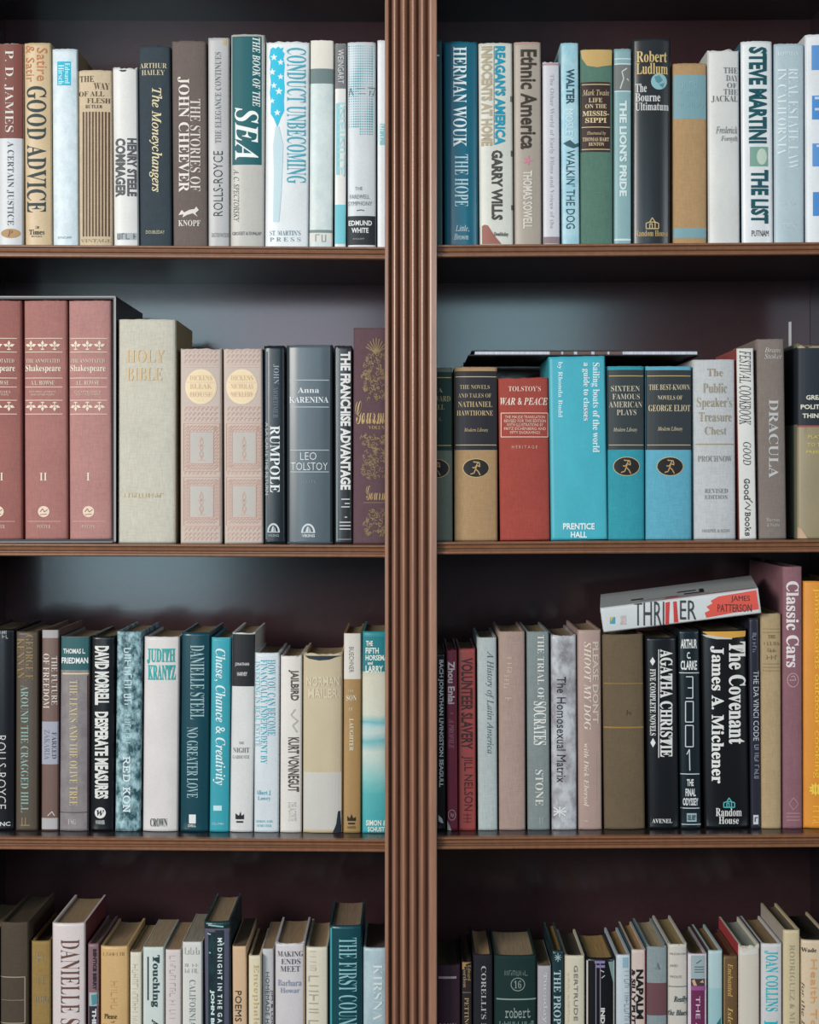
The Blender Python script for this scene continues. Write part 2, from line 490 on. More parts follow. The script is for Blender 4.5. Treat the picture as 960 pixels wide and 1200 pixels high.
bm = bmesh.new(); box(bm, X['l'] - .04, X['r'] + .04, -.03, -.012, ZF, P(0, 1350).z, .002); bpart('plinth_panel', bm, W_DARK)
# the pilaster: five reeds between two flat fillets
PY = -.034
pts = []
kx = (D + PY) / D / 1000
for px, dep in ((451, 3), (451.4, .4), (452.2, 0), (454.6, 0), (455.4, .8), (456.2, 8.0), (457.6, 12.0)): pts.append(((px - 480) * kx, PY + dep / 1000))
cs = [457.4, 468.0, 478.8, 489.6, 500.6]
for a, b in zip(cs, cs[1:]):
    for i in range(0, 14):
        if i == 13:
            if b < 500: pts.append(((b - 480) * kx, PY + .0125))
            continue
        u = i / 12
        pts.append(((a + 1.9 + (b - a - 3.8) * u - 480) * kx, PY + .0075 - .0070 * math.sin(math.pi * u) ** .7))
for px, dep in ((500.8, 12.0), (502.4, 8.0), (503.0, 1.2), (504.2, .3), (505.5, 0), (510.5, 0), (511.6, .5), (512.2, 1.5), (512.2, 3)): pts.append(((px - 480) * kx, PY + dep / 1000))
pts += [(pts[-1][0], -.0125), (pts[0][0], -.0125)]
bm = bmesh.new(); prism(bm, pts, 'z', ZF, ZT - .0005)
bpart('pilaster', bm, W_PIL)
# shelves: a board each, and a moulded front edge
LIPP = [(-.0135, 0), (-.0165, 0), (-.0212, -.0004), (-.022, -.0012), (-.022, -.0024), (-.0212, -.0031), (-.0172, -.0034), (-.0170, -.0046),
        (-.0192, -.0050), (-.0199, -.0060), (-.0194, -.0076), (-.0178, -.0086), (-.0158, -.0090), (-.0158, -.0102), (-.0200, -.0104), (-.0216, -.0108), (-.0224, -.0117),
        (-.0224, -.0133), (-.0215, -.0143), (-.020, -.0148), (-.0135, -.0148)]
for bay in 'AB':
    xa, xb_ = (X['l'], X['a'] + .004) if bay == 'A' else (X['b'] - .004, X['r'])
    for n in range(5):
        za, zb = shelf_z(bay, n, xa), shelf_z(bay, n, xb_)
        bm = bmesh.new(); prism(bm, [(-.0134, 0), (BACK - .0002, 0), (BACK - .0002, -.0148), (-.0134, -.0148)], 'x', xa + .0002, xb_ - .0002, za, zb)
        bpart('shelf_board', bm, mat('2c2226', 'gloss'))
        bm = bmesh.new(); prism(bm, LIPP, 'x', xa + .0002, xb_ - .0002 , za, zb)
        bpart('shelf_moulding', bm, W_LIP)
# the room round it
def setting(name, b, m):
    bm = bmesh.new(); box(bm, *b); o = from_bm(name, bm, m); o['kind'] = 'structure'
setting('floor', (-2.5, 2.5, -3.6, .6, ZF - .05, ZF), mat('5a4a40', 'room'))
setting('wall_back', (-2.5, 2.5, BACK + .02, BACK + .12, ZF, 1.4), mat('8a8680', 'room'))

# ---------------------------------------------------------------- top shelf, bay A
G = 'books standing on the top shelf'
W_, DK, GO = 'e6e6e4', '2c3033', 'd9bd86'
def A1(*a, **k): return bk('A', 1, *a, group=G, **k)
A1(-4, 27, 51, 'c9cdd2', 'jacket', [band('79473f', 50, 162), t('P. D. JAMES', 'S', 'dcd3cc', 5, 59, 16, 155, 'D'), t('A CERTAIN JUSTICE', 'S', '4a545e', 8, 166, 16, 264, 'D'),
   oval('b08d63', 1, 268, 24, 279), t('P', 'i', '6a4630', 9, 270, 15, 277)], 'hardback with russet upper half over pale grey, title A Certain Justice')
A1(27, 60, 50, 'cdb289', 'jacket', [t('Satire', 'n', 'c07a52', 43, 56, 55, 95, 'D'), t('& Satir', 'n', 'c07a52', 30, 53, 40, 96, 'D'), t('GOOD ADVICE', 's', '2b3b3b', 31, 101, 54, 249, 'D'),
   t('Times', 's', '3a3a38', 34, 269, 52, 275), t('BOOKS', 'n', '3a3a38', 37, 276, 49, 278), t('3', 'n', '3a3a38', 41, 265, 46, 268)],
   'beige hardback with big dark green spine title Good Advice', xb=(29, 61))
A1(60, 91, 57, 'd5e2ea', 'jacket', [rect('22b4cf', 67, 72, 83, 100), t('Edward', 'S', 'd8f4fa', 76, 74, 82, 98, 'D'), t('Hirsch', 'S', 'd8f4fa', 68.5, 76, 75, 99, 'D'), t('KNOPF', 'n', '9fb2bd', 68, 277, 84, 280)],
   'pale mottled blue-white hardback with a small cyan label near its top', xb=(61.5, 92), h2='c2d4df', nscale=90, side='8d7a5e')
A1(91, 131, 82, 'cbb697', 'cloth', [vrules('5d4433', 131, 277, *[97.5 + 3.75 * i for i in range(9)], wd=1.9, name='stripes'), t('THE', 'S', '5a4436', 93, 89, 110, 96), t('WAY', 'S', '5a4436', 110, 97, 128, 105),
   t('OF ALL', 'S', '5a4436', 92, 107, 122, 113), t('FLESH', 'S', '5a4436', 102, 115, 129, 121), t('BUTLER', 'S', '5a4436', 100, 123, 120, 127), t('VINTAGE', 'S', 'a08c70', 94, 280, 130, 284)],
   'beige hardback with brown vertical stripes under the title The Way of All Flesh', xb=(92, 132))
A1(131, 161, 78, 'd8d8d6', 'jacket', [t('HENRY STEELE', 'B', '55575a', 149, 162, 160, 230, 'D'), t('COMMAGER', 'B', '55575a', 135, 162, 147, 231, 'D'), rect('a9b1b5', 137, 273, 160, 281), marks('4f585d', 138, 274, 159, 280),
   poly('2d3038', [(139, 78.5), (148, 78.5), (148, 83), (146, 84), (142, 84)], name='tear')],
   'white hardback with frayed top and two grey bold words low on its spine', xb=(133, 162.5), torn=.003)
A1(162, 199, 53, '38434c', 'cloth', [t('ARTHUR', 'S', 'd6c9a6', 163.5, 74, 195.5, 80), t('HAILEY', 'S', 'd6c9a6', 166, 82, 193, 88), t('The Moneychangers', 'I', 'e0d3ab', 175, 103, 190, 225, 'D'), t('DOUBLEDAY', 'n', 'c8bf9f', 171, 270, 193, 274)],
   'dark slate hardback with cream italic title The Moneychangers', xb=(163, 202), torn=.0015)
A1(200, 242, 47, '6d605b', 'cloth', [t('THE STORIES OF', 'S', 'e0dad2', 223, 116, 235, 224, 'D'), t('JOHN CHEEVER', 's', 'e6dfd6', 208, 90, 222, 225, 'D'), t('KNOPF', 's', 'e0dad2', 209, 258, 235, 265),
   poly('e0dad2', [(209, 252), (213, 246), (216, 249), (222, 246), (228, 245), (230, 242), (233, 246), (229, 250), (232, 254), (226, 250), (219, 252), (214, 255), (215, 251)])],
   'brown woven cloth hardback with white lettering and a leaping dog emblem', xb=(203, 243), torn=.001)
A1(243, 269, 44, 'b9b9ba', 'jacket', [t('ROLLS-ROYCE', 'l', '33363a', 250, 177, 261, 253, 'U'), t('THE ELEGANCE CONTINUES', 'S', '75777b', 252, 61, 259, 168, 'U'), t('DALTON WATSON', 'n', '83858a', 248, 273, 268, 278), rect('c3ae86', 262, 46, 269, 53)],
   'tall light grey hardback with its title The Elegance Continues reading upward', xb=(244, 269))
A1(270, 311, 40, 'bdbbb4', 'jacket', [rect('1b5f66', 272, 42.5, 306.5, 193), t('THE BOOK OF THE', 'j', 'e3ebea', 296, 44, 305, 125, 'D'), t('SEA', 'j', 'eef2f1', 275, 126, 303, 187, 'D'), t('A. C. SPECTORSKY', 'i', '4a4c4e', 273.5, 198, 280, 260, 'D'), t('GROSSET & DUNLAP', 'n', '55595c', 272, 271.5, 306, 275.5)],
   'grey hardback with a tall deep teal panel reading The Book of the Sea', xb=(269.5, 309.5))
A1(311.5, 363, 48, 'e0e6e9', 'jacket', [poly('27bfe0', [(317, 57), (320, 55), (323, 57), (326, 54.5), (329, 57), (332, 55.5), (331, 60), (333.5, 63), (332, 68), (333.5, 76), (332.5, 90), (333.5, 104), (332.5, 118), (333, 130), (329, 138), (325, 149), (321, 139), (317, 133), (317.5, 120), (316, 108), (317.5, 96), (316, 84), (317, 72), (315.5, 66)]), poly('c4dce4', [(323, 148), (327, 148), (332, 170), (330, 225), (327, 260), (320, 260), (321, 200), (320, 170)]),
   poly('e8eef0', starp(321, 67, 4.5), starp(329, 73, 4), starp(319, 84, 4.5), starp(329, 90, 4), starp(321, 100, 4), starp(327, 107, 4.8), starp(319, 118, 3.5), starp(325, 132, 4.2), lv=.7),
   t('CONDUCT UNBECOMING', 's', '4fa9bd', 336, 56, 358.5, 215, 'D'), t("ST. MARTIN'S", 'S', '7f9aa6', 316, 270, 352, 276), t('P R E S S', 'S', '7f9aa6', 316, 278, 352, 283)],
   'white hardback with a cyan starred feather beside the title Conduct Unbecoming', xb=(310, 361.5), torn=.002)
A1(363.5, 391.5, 47, 'd3dfdd', 'jacket', [band('e2ddd3', 46, 81), band('6d7f80', 81, 98.5), band('7b8b8c', 270, 273.5), band('dcdcd6', 273.5, 284), marks('9aa39f', 370, 275, 384, 283)],
   'cream and pale green hardback crossed by one grey band near its top', xb=(361.8, 390), h2='c5d6d6')
A1(392.5, 406, 51, 'e2e2df', 'jacket', [band('77797c', 50, 104), t('WEINGART', 'n', 'd7d7d7', 396, 58, 403, 98, 'D'), rect('93d0d9', 394, 121, 398, 205), rect('4fb9c6', 403, 124, 406, 150), rect('4fb9c6', 403, 163, 406, 177), rect('4fb9c6', 403, 190, 406, 207), t('INFINITE', 'n', 'aee0e5', 396.5, 120, 404, 205, 'D'), band('76c7d4', 240, 286)],
   'thin white and cyan book topped by a grey label, by the white halftone hardback', xb=(391.5, 406), soft=True)
dots = []
for i in range(11):
    for j in range(36):
        x, y_ = 409 + i * 2.7, 54 + j * 2.95
        u = .5 + .5 * math.sin(x * .23 + y_ * .06) * math.cos(y_ * .045 - x * .1)
        r_ = .55 + .8 * u
        if j > 32 and i < 5: continue
        dots.append([(x - r_, y_), (x, y_ - r_), (x + r_, y_), (x, y_ + r_)])
A1(406.5, 441, 49, 'd3dbe2', 'jacket', [('halftone_pattern', '45aabb', .45, dots), band('2b3137', 253, 287), t('THE', 'n', '8d9298', 416, 219, 425, 223), t('FAREWELL', 'n', '8d9298', 410, 228, 433, 233), t('SYMPHONY', 'n', '8d9298', 408, 236, 436, 241),
   strokes('5c6a72', .8, [(409, 112), (411, 103), (414, 112), (412, 107)], [(418, 104), (428, 104)], [(420, 110), (429, 110)], [(431, 103), (440, 103), (437, 112)], [(433, 112), (434, 106)]), strokes('4a4f55', 1, [(418, 247), (423, 246), (427, 247)]),
   t('EDMUND', 'b', 'e8eaec', 408.5, 258.5, 436, 264.5), t('WHITE', 'b', 'e8eaec', 412, 267, 432, 273), t('KNOPF', 'n', 'a8adb2', 414, 279, 427, 281)],
   'pale blue halftone-dotted hardback with a black band at its foot', xb=(407.5, 440.5))
A1(442, 457, 47, 'e6eaee', 'jacket', [rect('8cc4cd', 442, 145, 453, 170), marks('e3f1f4', 443, 147, 450, 168, 'D')], 'white hardback half hidden behind the pilaster, last on the top shelf', xb=(442, 457), d=.14)

# ---------------------------------------------------------------- top shelf, bay B
def B1(*a, **k): return bk('B', 1, *a, group=G, **k)
B1(505, 519, 46, '12484f', 'jacket', [rect('c9d6d6', 511, 64, 515, 66)], 'dark green-teal hardback wedged against the pilaster on the top shelf', xb=(505, 520), y=.006)
B1(519.5, 560, 48, '14667f', 'gloss', [t('HERMAN WOUK', 's', 'dfeaee', 531, 55, 547, 172, 'D'), t('THE HOPE', 'S', 'bcd6de', 533, 181, 549, 242, 'D'), t('Little,', 'i', 'cfe0e5', 534, 264, 550, 272), t('Brown', 'i', 'cfe0e5', 532, 274, 549, 281)],
   'glossy teal hardback with large white title The Hope', xb=(520.5, 561.5), torn=.001)
B1(560.5, 601, 50, 'd4d5cb', 'jacket', [t("REAGAN'S AMERICA", 'B', '2298b4', 580, 54, 592.5, 170, 'D'), t('INNOCENTS AT HOME', 'B', 'b3a58b', 564, 54, 577, 171, 'D'), vrules('9a948a', 54, 170, 579), t('GARRY WILLS', 'B', '4d4a46', 576, 176, 589, 258, 'D'),
   poly('9c6459', [(562.5, 286), (562.5, 266), (568, 263), (572, 264), (577, 272), (582, 279), (588, 286)], name='torn_patch', lv=.3), t('Doubleday', 's', '4d4a46', 579, 272, 596, 278), poly('3c4040', [(598.5, 112), (601.5, 112), (601.5, 119), (598.5, 119)], [(599, 176), (602, 176), (602, 183), (599, 183)], [(599.5, 240), (602.4, 240), (602.4, 246), (599.5, 246)], name='nicks')],
   'cream hardback with cyan and tan titles and a torn red-brown corner at its foot', xb=(562, 602.5), side='6f6a60')
B1(602, 634.5, 49, 'ada092', 'jacket', [t('Ethnic America', 'b', '40362f', 610, 58, 629, 175, 'D'), poly('c98499', starp(618.5, 188, 6, rot=0)), t('THOMAS SOWELL', 'b', 'ddd6cc', 613, 200, 624, 268, 'D'), band('b98e86', 49, 52)],
   'taupe hardback titled Ethnic America with a small pink star', xb=(603, 635.5))
B1(635.5, 656.5, 72, 'd0d0d8', 'jacket', [t('The Other World of Early Films and Voices of the', 'S', 'a9a9b3', 643.5, 87, 649, 268, 'D'), band('b48f8f', 72, 77), band('8f7f84', 278, 286)],
   'short thin white book with faint tiny lettering and a reddish top edge', xb=(637, 656.5), torn=.0015)
B1(656.5, 679, 50, '96cbdc', 'jacket', [t('WALTER', 'b', '35505c', 663.5, 81, 673, 122, 'D'), t('MOSLEY', 'n', 'd8eef4', 663, 128, 672, 164, 'D'), poly('3d5f6d', [(660, 168), (668, 164), (674, 169), (680, 167), (680, 171), (672, 174), (664, 171)], name='artwork'), t("WALKIN' THE DOG", 'n', '33505d', 663.5, 176, 674, 268, 'D')],
   'light blue hardback with dark title Walkin the Dog', xb=(659, 680), h2='b2dae6')
B1(680, 719, 57, '557b6c', 'cloth', [rect('3c2927', 681, 96, 715.5, 178), rules('d8c59a', 682, 715, 99, 149, 175), t('Mark Twain', 'i', 'd8c59a', 683, 105, 714, 112), t('LIFE', 's', 'd8c59a', 690, 115, 706, 120), t('ON THE', 's', 'd8c59a', 686, 122, 711, 127), t('MISSIS-', 'T', 'd8c59a', 683, 130, 714, 136), t('SIPPI', 'T', 'd8c59a', 686, 138, 711, 144), t('Illustrated by', 'i', 'd8c59a', 688, 154, 710, 159), t('THOMAS HART', 's', 'd8c59a', 683, 161, 714, 165.5), t('BENTON', 's', 'd8c59a', 690, 167, 708, 171),
   poly('c9a86c', [(680.5, 57.5), (718, 57.5), (717, 76), (700, 79), (688, 77), (682, 68)], name='torn_headband', lv=.7)],
   'green cloth hardback with a dark brown title label and a torn tan head', xb=(680.5, 719.5), torn=.001)
B1(719.5, 741, 57, '86b0b4', 'jacket', [rect('777a78', 719.8, 76, 741, 106), strokes('c9cfce', 1.4, [(727, 104), (731, 92), (729, 84), (735, 80)], [(735, 92), (740, 98)], name='artwork'), rules('d3e4e5', 719.8, 741, 69, 75, 107, wd=1.2), t("THE LION'S PRIDE", 'B', 'd9e8e8', 726, 118, 735, 230, 'D'), rules('d3e4e5', 719.8, 740, 281, wd=2.4)],
   'grey-teal hardback with a small animal picture and title The Lions Pride', xb=(719.8, 740.5))
B1(741, 787.5, 44, '2b3035', 'gloss', [t('Robert', 's', 'd8bd84', 746, 60, 782, 73), t('Ludlum', 's', 'd8bd84', 746, 74, 783, 87), oval('8ebcc2', 763, 86, 782, 105), poly('5c8f97', [(767, 90), (773, 88), (777, 94), (772, 98), (769, 96)], [(772, 99), (779, 97), (777, 103)], name='globe_shading', lv=.6), t('The', 's', 'dadada', 745, 98, 758, 108), t('Bourne', 's', 'dadada', 745, 109, 774, 119), t('Ultimatum', 's', 'dadada', 745, 120, 784, 129.5), house('d8bd84', 757, 254, 772, 268), t('Random House', 's', 'c3a874', 745, 270, 783, 277)],
   'thick glossy black hardback with gold author lettering and a blue globe', xb=(741.5, 786.5), torn=.002)
B1(789, 829, 74, 'b58f63', 'cloth', [band('7fa5ad', 88, 139.5), band('7fa5ad', 267.5, 279), marks('9ab9be', 797, 96, 820, 102), marks('93b3b9', 799, 107, 818, 112), marks('93b3b9', 794, 120, 824, 126)],
   'tan cloth hardback with one wide and one narrow blue band', xb=(789, 829.5))
B1(829.5, 867, 58, 'd9dad7', 'jacket', [t('THE', 'S', '77797b', 848, 79, 865, 86), t('DAY', 'S', '77797b', 851, 88, 865.5, 95), t('OF', 'S', '77797b', 852, 97, 864, 103), t('THE', 'S', '77797b', 848, 104.5, 865, 111), t('JACKAL', 'S', '6a6c6e', 834, 112, 865, 120), t('Frederick', 'i', '77797b', 839, 148, 865, 156.5), t('Forsyth', 'i', '77797b', 845, 159, 865, 167)],
   'white hardback with crumpled top and thin grey title The Day of the Jackal', xb=(830.5, 868.5), torn=.0025)
B1(868.5, 906, 48, 'e3e6e8', 'gloss', [t('STEVE MARTINI', 'B', '17535d', 877.5, 55, 899, 168, 'D'), rect('7fa79a', 879, 172, 900.5, 195), oval('c3d3c4', 887, 174, 899, 193, name='artwork'), t('THE LIST', 'B', '17535d', 880, 199, 901, 262, 'D'), t('PUTNAM', 'n', '3a3440', 881, 270, 901, 277)],
   'white hardback with huge dark teal title The List', xb=(870, 907.5), side='2f6f8f')
B1(907, 944, 51, 'b3c7d1', 'jacket', [t('REAL ESTATE LAW', 'S', 'e4eef2', 924, 80, 936, 199, 'D'), t('IN CALIFORNIA', 'S', 'e4eef2', 911.5, 80, 922, 181, 'D'), t('BOWMAN', 'S', 'e4eef2', 912, 60.5, 936, 65.5), marks('d5e2e8', 918, 236, 936, 240), t('PRENTICE HALL', 'n', 'dfeaee', 918, 262, 935, 268)],
   'pale grey-blue hardback titled Real Estate Law in California', xb=(908.5, 943))
B1(944, 984, 40, 'e2e6ea', 'jacket', [rect('5f97d6', 951.5, 53, 976, 82), rect('4f8fd3', 952, 112, 976, 140), marks('c9d9ea', 957, 171, 976, 192, 'D'), rect('5f97d6', 952.5, 168, 976, 195), rect('4f8fd3', 953, 225, 976, 253), marks('c9d9ea', 955, 115, 976, 138, 'D')],
   'white book with a column of bright blue rectangles on its spine', xb=(945, 985))
# ---------------------------------------------------------------- second shelf, bay A
G = 'books standing on the second shelf'
def A2(*a, **k): return bk('A', 2, *a, group=G, **k)
# slipcase with its three volumes
sx0, sx1 = P(-31.5, 0).x, P(136, 0).x
sz = shelf_z('A', 2, (sx0 + sx1) / 2) + .0006
szt = P(0, 347.3).z
sl = empty('slipcase', ((sx0 + sx1) / 2, 0, sz), 'black open-fronted slipcase with a worn pale rim, holding three dusty rose volumes', 'slipcase')
sw, sh, sd = (sx1 - sx0), szt - sz, .20
T_ = .0034
bm = bmesh.new()
box(bm, -sw / 2, -sw / 2 + T_, -.001, sd, 0, sh); box(bm, sw / 2 - T_, sw / 2, -.001, sd, 0, sh)
box(bm, -sw / 2 + T_, sw / 2 - T_, -.001, sd, sh - T_, sh); box(bm, -sw / 2 + T_, sw / 2 - T_, -.001, sd, 0, T_); box(bm, -sw / 2 + T_, sw / 2 - T_, sd - T_, sd, T_, sh - T_)
from_bm('case_shell', bm, mat('22242c', 'jacket'), sl)
bm = bmesh.new()
box(bm, sw / 2 - .0020, sw / 2 + .0001, -.0017, -.0011, .0012, sh - .0012); box(bm, -sw / 2, sw / 2 - .0004, -.0017, -.0011, sh - .0014, sh + .0002); box(bm, -sw / 2, sw / 2 - .004, -.0017, -.0011, .0, .0009)
from_bm('worn_rim', bm, mat('a7a3a4', 'paper'), sl)
ALL.append(sl)
for px, roman, small, col, lab in ((-26.5, 'III', 'TRAGEDIES', '9c605a', 'dusty rose volume of the boxed set at the frame edge, partly cut off'), (27, 'II', 'HISTORIES, SONNETS', 'aa706a', 'middle dusty rose volume of the boxed set, numbered II'), (79.5, 'I', 'COMEDIES', 'b5807b', 'dusty rose volume beside the slipcase wall, numbered I')):
    o_ = px - 27
    X_ = lambda v: v + o_
    its = [rules('e3d2bd', X_(29), X_(73), 396.5, 412.5, 443, 453.5, 469, 485.2, wd=.8), leafrow('e8d9c4', [X_(36), X_(50), X_(64)], 399, 410), leafrow('e8d9c4', [X_(36), X_(50), X_(64)], 471, 482, False),
           t('THE ANNOTATED', 'S', 'e3d2bd', X_(30), 420.5, X_(70), 425), t('Shakespeare', 's', 'efe2d0', X_(29.5), 427.5, X_(71), 437), t('A.L. ROWSE', 'S', 'e3d2bd', X_(36), 446, X_(64), 451), t(small, 'n', 'dcc4b2', X_(34), 458, X_(66), 460.5), t('AND OTHER POEMS', 'n', 'dcc4b2', X_(36), 461.5, X_(64), 463.5),
           t(roman, 'S', 'e8d9c4', X_(51 - 2.2 * len(roman)), 554, X_(51 + 2.2 * len(roman)), 563), oval('e3d2bd', X_(44.5), 593, X_(58), 606), strokes('a8605c', .9, [(X_(47), 600), (X_(50), 596), (X_(52), 600), (X_(56), 597)], [(X_(47), 603), (X_(55), 602.5)], lv=.7), rules('d2b2a2', X_(32), X_(71), 611, wd=.6), t('POTTER', 'S', 'dcc4b2', X_(43.5), 615, X_(59.5), 619)]
    bk('A', 2, px, px + 51.2, 352, col, 'cloth', its, lab, xb=(px + 1.2, px + 52.2), y=.0, d=.17, base=sz + T_ + .0002, group='volumes inside the slipcase', name='boxed_volume', groove=False)
A2(138, 206, 374, 'c6c1b2', 'cloth', [t('HOLY', 'S', 'd6b98c', 147, 410, 193, 425), t('BIBLE', 'S', 'd6b98c', 148, 431, 190, 446), marks('c9b189', 146, 578, 191, 583)],
   'thick cream cloth Bible with faint gold title on its spine', xb=(137, 206), d=.155, side='9c8a68', groove=True)
def vint(px, cx, words, lab, x1, xb):
    L = lambda v: v + px
    H = 'd1aa9c'
    its = [rect('bfbab4', L(11), 506, L(39), 543, lv=.2), rect('bfbab4', L(11), 569, L(39), 606, lv=.2), oval('ecd6b2', cx - 18.5, 432.5, cx + 18.5, 474, name='medallion'), ring('f3e3c6', cx - 17, 434.5, cx + 17, 472, .7)]
    fr = []
    for (a, b, c, d_) in ((4, 496, 46, 552), (11, 506, 39, 543), (4, 559, 46, 616), (11, 569, 39, 606)): its.append(frame(H, L(a), b, L(c), d_, .8, name='ornament_border'))
    h = []
    for y_ in (411.5, 417, 423, 479, 485, 491, 553.5, 620, 626, 631):
        for i in range(8): h.append([(L(5 + 5 * i), y_ + 2.2), (L(7.5 + 5 * i), y_ - 2.2), (L(9 + 5 * i), y_ - .6)])
    for ya, yb in ((500, 548), (562, 612)):
        n = int((yb - ya) / 4)
        for i in range(n):
            for a in (5.5, 8.4, 39.6, 42.6): h.append([(L(a), ya + 4 * i + 3.4), (L(a + 2.3), ya + 4 * i), (L(a + 2.6), ya + 4 * i + 1.4)])
    for y_ in (500, 503.6, 545.5, 549, 563, 566.6, 608.5, 612):
        for i in range(9): h.append([(L(7 + 4 * i), y_ + 1.6), (L(10 + 4 * i), y_ - 1.6), (L(10.6 + 4 * i), y_)])
    its.append(strokes(H, .8, *[q for q in h], name='ornament_pattern', lv=.6))
    its.append(strokes('d8bcae', .7, [(cx - 16, 448), (cx + 16, 448)], [(cx - 16, 462), (cx + 16, 462)], *[[(L(6), y_), (L(48), y_)] for y_ in (427, 430, 476, 494, 617)], name='ornament_pattern', lv=.62))
    for yc in (525, 589):
        its.append(strokes('cfae9f', .9, [(L(25), yc - 13), (L(23), yc - 6), (L(27), yc), (L(23), yc + 6), (L(25), yc + 13)], [(L(25), yc - 13), (L(27), yc - 6), (L(23), yc), (L(27), yc + 6), (L(25), yc + 13)], [(L(21), yc + 14), (L(29), yc + 14)], [(L(21), yc - 3), (L(29), yc - 3)], [(L(22), yc + 9), (L(28), yc + 9)], name='figure'))
    for i, wv in enumerate(words): its.append(t(wv, 'S', 'd3b48f', cx - 13, 440 + i * 9.6, cx + 13, 446 + i * 9.6))
    A2(px, x1, 408, 'ccbbb0', 'paper', its, lab, xb=xb, torn=.0018, sag=.0022)
vint(211, 235.5, ('DICKENS', 'BLEAK', 'HOUSE'), 'pink-beige ornamented hardback with a gold oval, beside the cream Bible', 260, (211, 260))
vint(261, 283.5, ('DICKENS', 'NICHOLAS', 'NICKLEBY'), 'pink-beige ornamented hardback with a gold oval, beside the glossy black books', 308, (263, 308.5))
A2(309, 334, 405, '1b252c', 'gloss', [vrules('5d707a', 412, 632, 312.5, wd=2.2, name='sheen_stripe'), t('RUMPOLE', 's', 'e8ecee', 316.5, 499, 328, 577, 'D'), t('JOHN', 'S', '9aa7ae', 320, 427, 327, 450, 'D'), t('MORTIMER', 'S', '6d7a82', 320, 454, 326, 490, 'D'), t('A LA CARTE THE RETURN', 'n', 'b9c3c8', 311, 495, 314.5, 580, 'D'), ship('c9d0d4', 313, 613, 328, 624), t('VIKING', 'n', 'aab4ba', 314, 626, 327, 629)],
   'narrow glossy black hardback with white vertical title beside a pink-beige one', xb=(309.5, 335))
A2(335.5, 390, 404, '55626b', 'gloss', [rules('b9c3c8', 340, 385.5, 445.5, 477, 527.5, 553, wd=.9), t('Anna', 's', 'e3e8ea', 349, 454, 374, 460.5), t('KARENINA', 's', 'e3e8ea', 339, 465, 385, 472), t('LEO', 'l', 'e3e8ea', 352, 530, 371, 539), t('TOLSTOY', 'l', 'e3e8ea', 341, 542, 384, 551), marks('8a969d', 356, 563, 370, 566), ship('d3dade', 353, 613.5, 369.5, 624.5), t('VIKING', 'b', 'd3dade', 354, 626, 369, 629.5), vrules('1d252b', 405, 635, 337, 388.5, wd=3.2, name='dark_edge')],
   'slate grey hardback with thin white rules above and below its titles', xb=(335.8, 391))
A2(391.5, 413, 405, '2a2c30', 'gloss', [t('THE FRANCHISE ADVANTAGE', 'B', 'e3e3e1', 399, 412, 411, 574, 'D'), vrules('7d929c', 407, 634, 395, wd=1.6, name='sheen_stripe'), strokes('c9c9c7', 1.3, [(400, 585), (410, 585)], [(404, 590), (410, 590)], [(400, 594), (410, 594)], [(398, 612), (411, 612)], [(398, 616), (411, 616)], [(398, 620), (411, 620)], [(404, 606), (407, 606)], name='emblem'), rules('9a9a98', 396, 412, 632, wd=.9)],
   'narrow charcoal hardback with bold white title The Franchise Advantage', xb=(392, 413))
gl = []
rg = random.Random(3)
def curls(x0, x1, y0, y1, n, inside=lambda x, y_: True):
    out = []
    for _ in range(n):
        x, y_ = rg.uniform(x0, x1), rg.uniform(y0, y1)
        if not inside(x, y_): continue
        r_, a0, tw = rg.uniform(1.2, 2.8), rg.uniform(0, 6.28), rg.choice((-1, 1))
        out.append([(x + r_ * (1 - i * .13) * math.cos(a0 + tw * i * .8), y_ + r_ * (1 - i * .13) * math.sin(a0 + tw * i * .8)) for i in range(6)])
    return out
GC = 'a08a62'
pine = [[(441, 414), (441 + 13 * math.sin(a / 10), 414 - (6 + 12 * math.cos(a / 10) ** 2))] for a in range(-12, 13, 3)]
A2(414, 457.5, 384, '644a52', 'cloth', [strokes(GC, .6, *curls(424, 452, 412, 470, 190, lambda x, y_: ((x - 443) / 19) ** 2 + ((y_ - 442) / 31) ** 2 < 1), name='gilt_pattern'), strokes(GC, 1.0, *pine, name='gilt_pattern'),
   t('Gourmet', 'c', 'c9ab78', 416.5, 470, 462, 497), t('COOKBOOK', 'S', 'c0a273', 425, 491, 460, 496), t('VOLUME', 'S', 'c0a273', 432, 499, 456, 503), strokes(GC, .6, *curls(424, 452, 509, 560, 150), name='gilt_pattern'), t('Gourmet', 'c', 'c9ab78', 429, 569, 462, 586), rules(GC, 426, 455, 589, wd=.6), strokes(GC, .6, *curls(427, 452, 597, 628, 80), name='gilt_pattern')],
   'plum cloth cookbook with gilt pineapple ornament, beside the pilaster', xb=(413, 457), d=.17)

# ---------------------------------------------------------------- second shelf, bay B
def B2(*a, **k): return bk('B', 2, *a, group=G, **k)
def ml(x0, x1, ox0, ox1, texts, top, low, lab, y0, y1, oy, xb, tone='d2b87f', oc='221f22', rc='b99b6b'):
    its = [band(top, y0 + 5, y1)] + texts + [rules(tone, x0 + 2, x1 - 1.5, y0 + 11.5, y1 - 6, wd=.8), oval(tone, ox0 - .7, oy - .7, ox1 + .7, oy + 21.7, lv=.4), oval(oc, ox0, oy, ox1, oy + 21), runner(rc, ox0 + 5, oy, ox1 - 5, oy + 21)]
    B2(x0, x1, y0, low, 'cloth', its, lab, xb=xb, groove=False)
ml(504.5, 530.5, 497, 526, [t('VA', 'S', 'b3a67c', 507, 455, 519, 460), t('EDWARD', 'S', 'b3a67c', 500, 464, 528, 470.5), t('GIBELL', 'S', 'b3a67c', 497, 474, 521, 480), marks('8d8a66', 505, 489, 520, 493)], '12352f', '6c7468', 'green-topped grey cloth hardback peeking out beside the pilaster', 431, 528, 538.5, (505, 531))
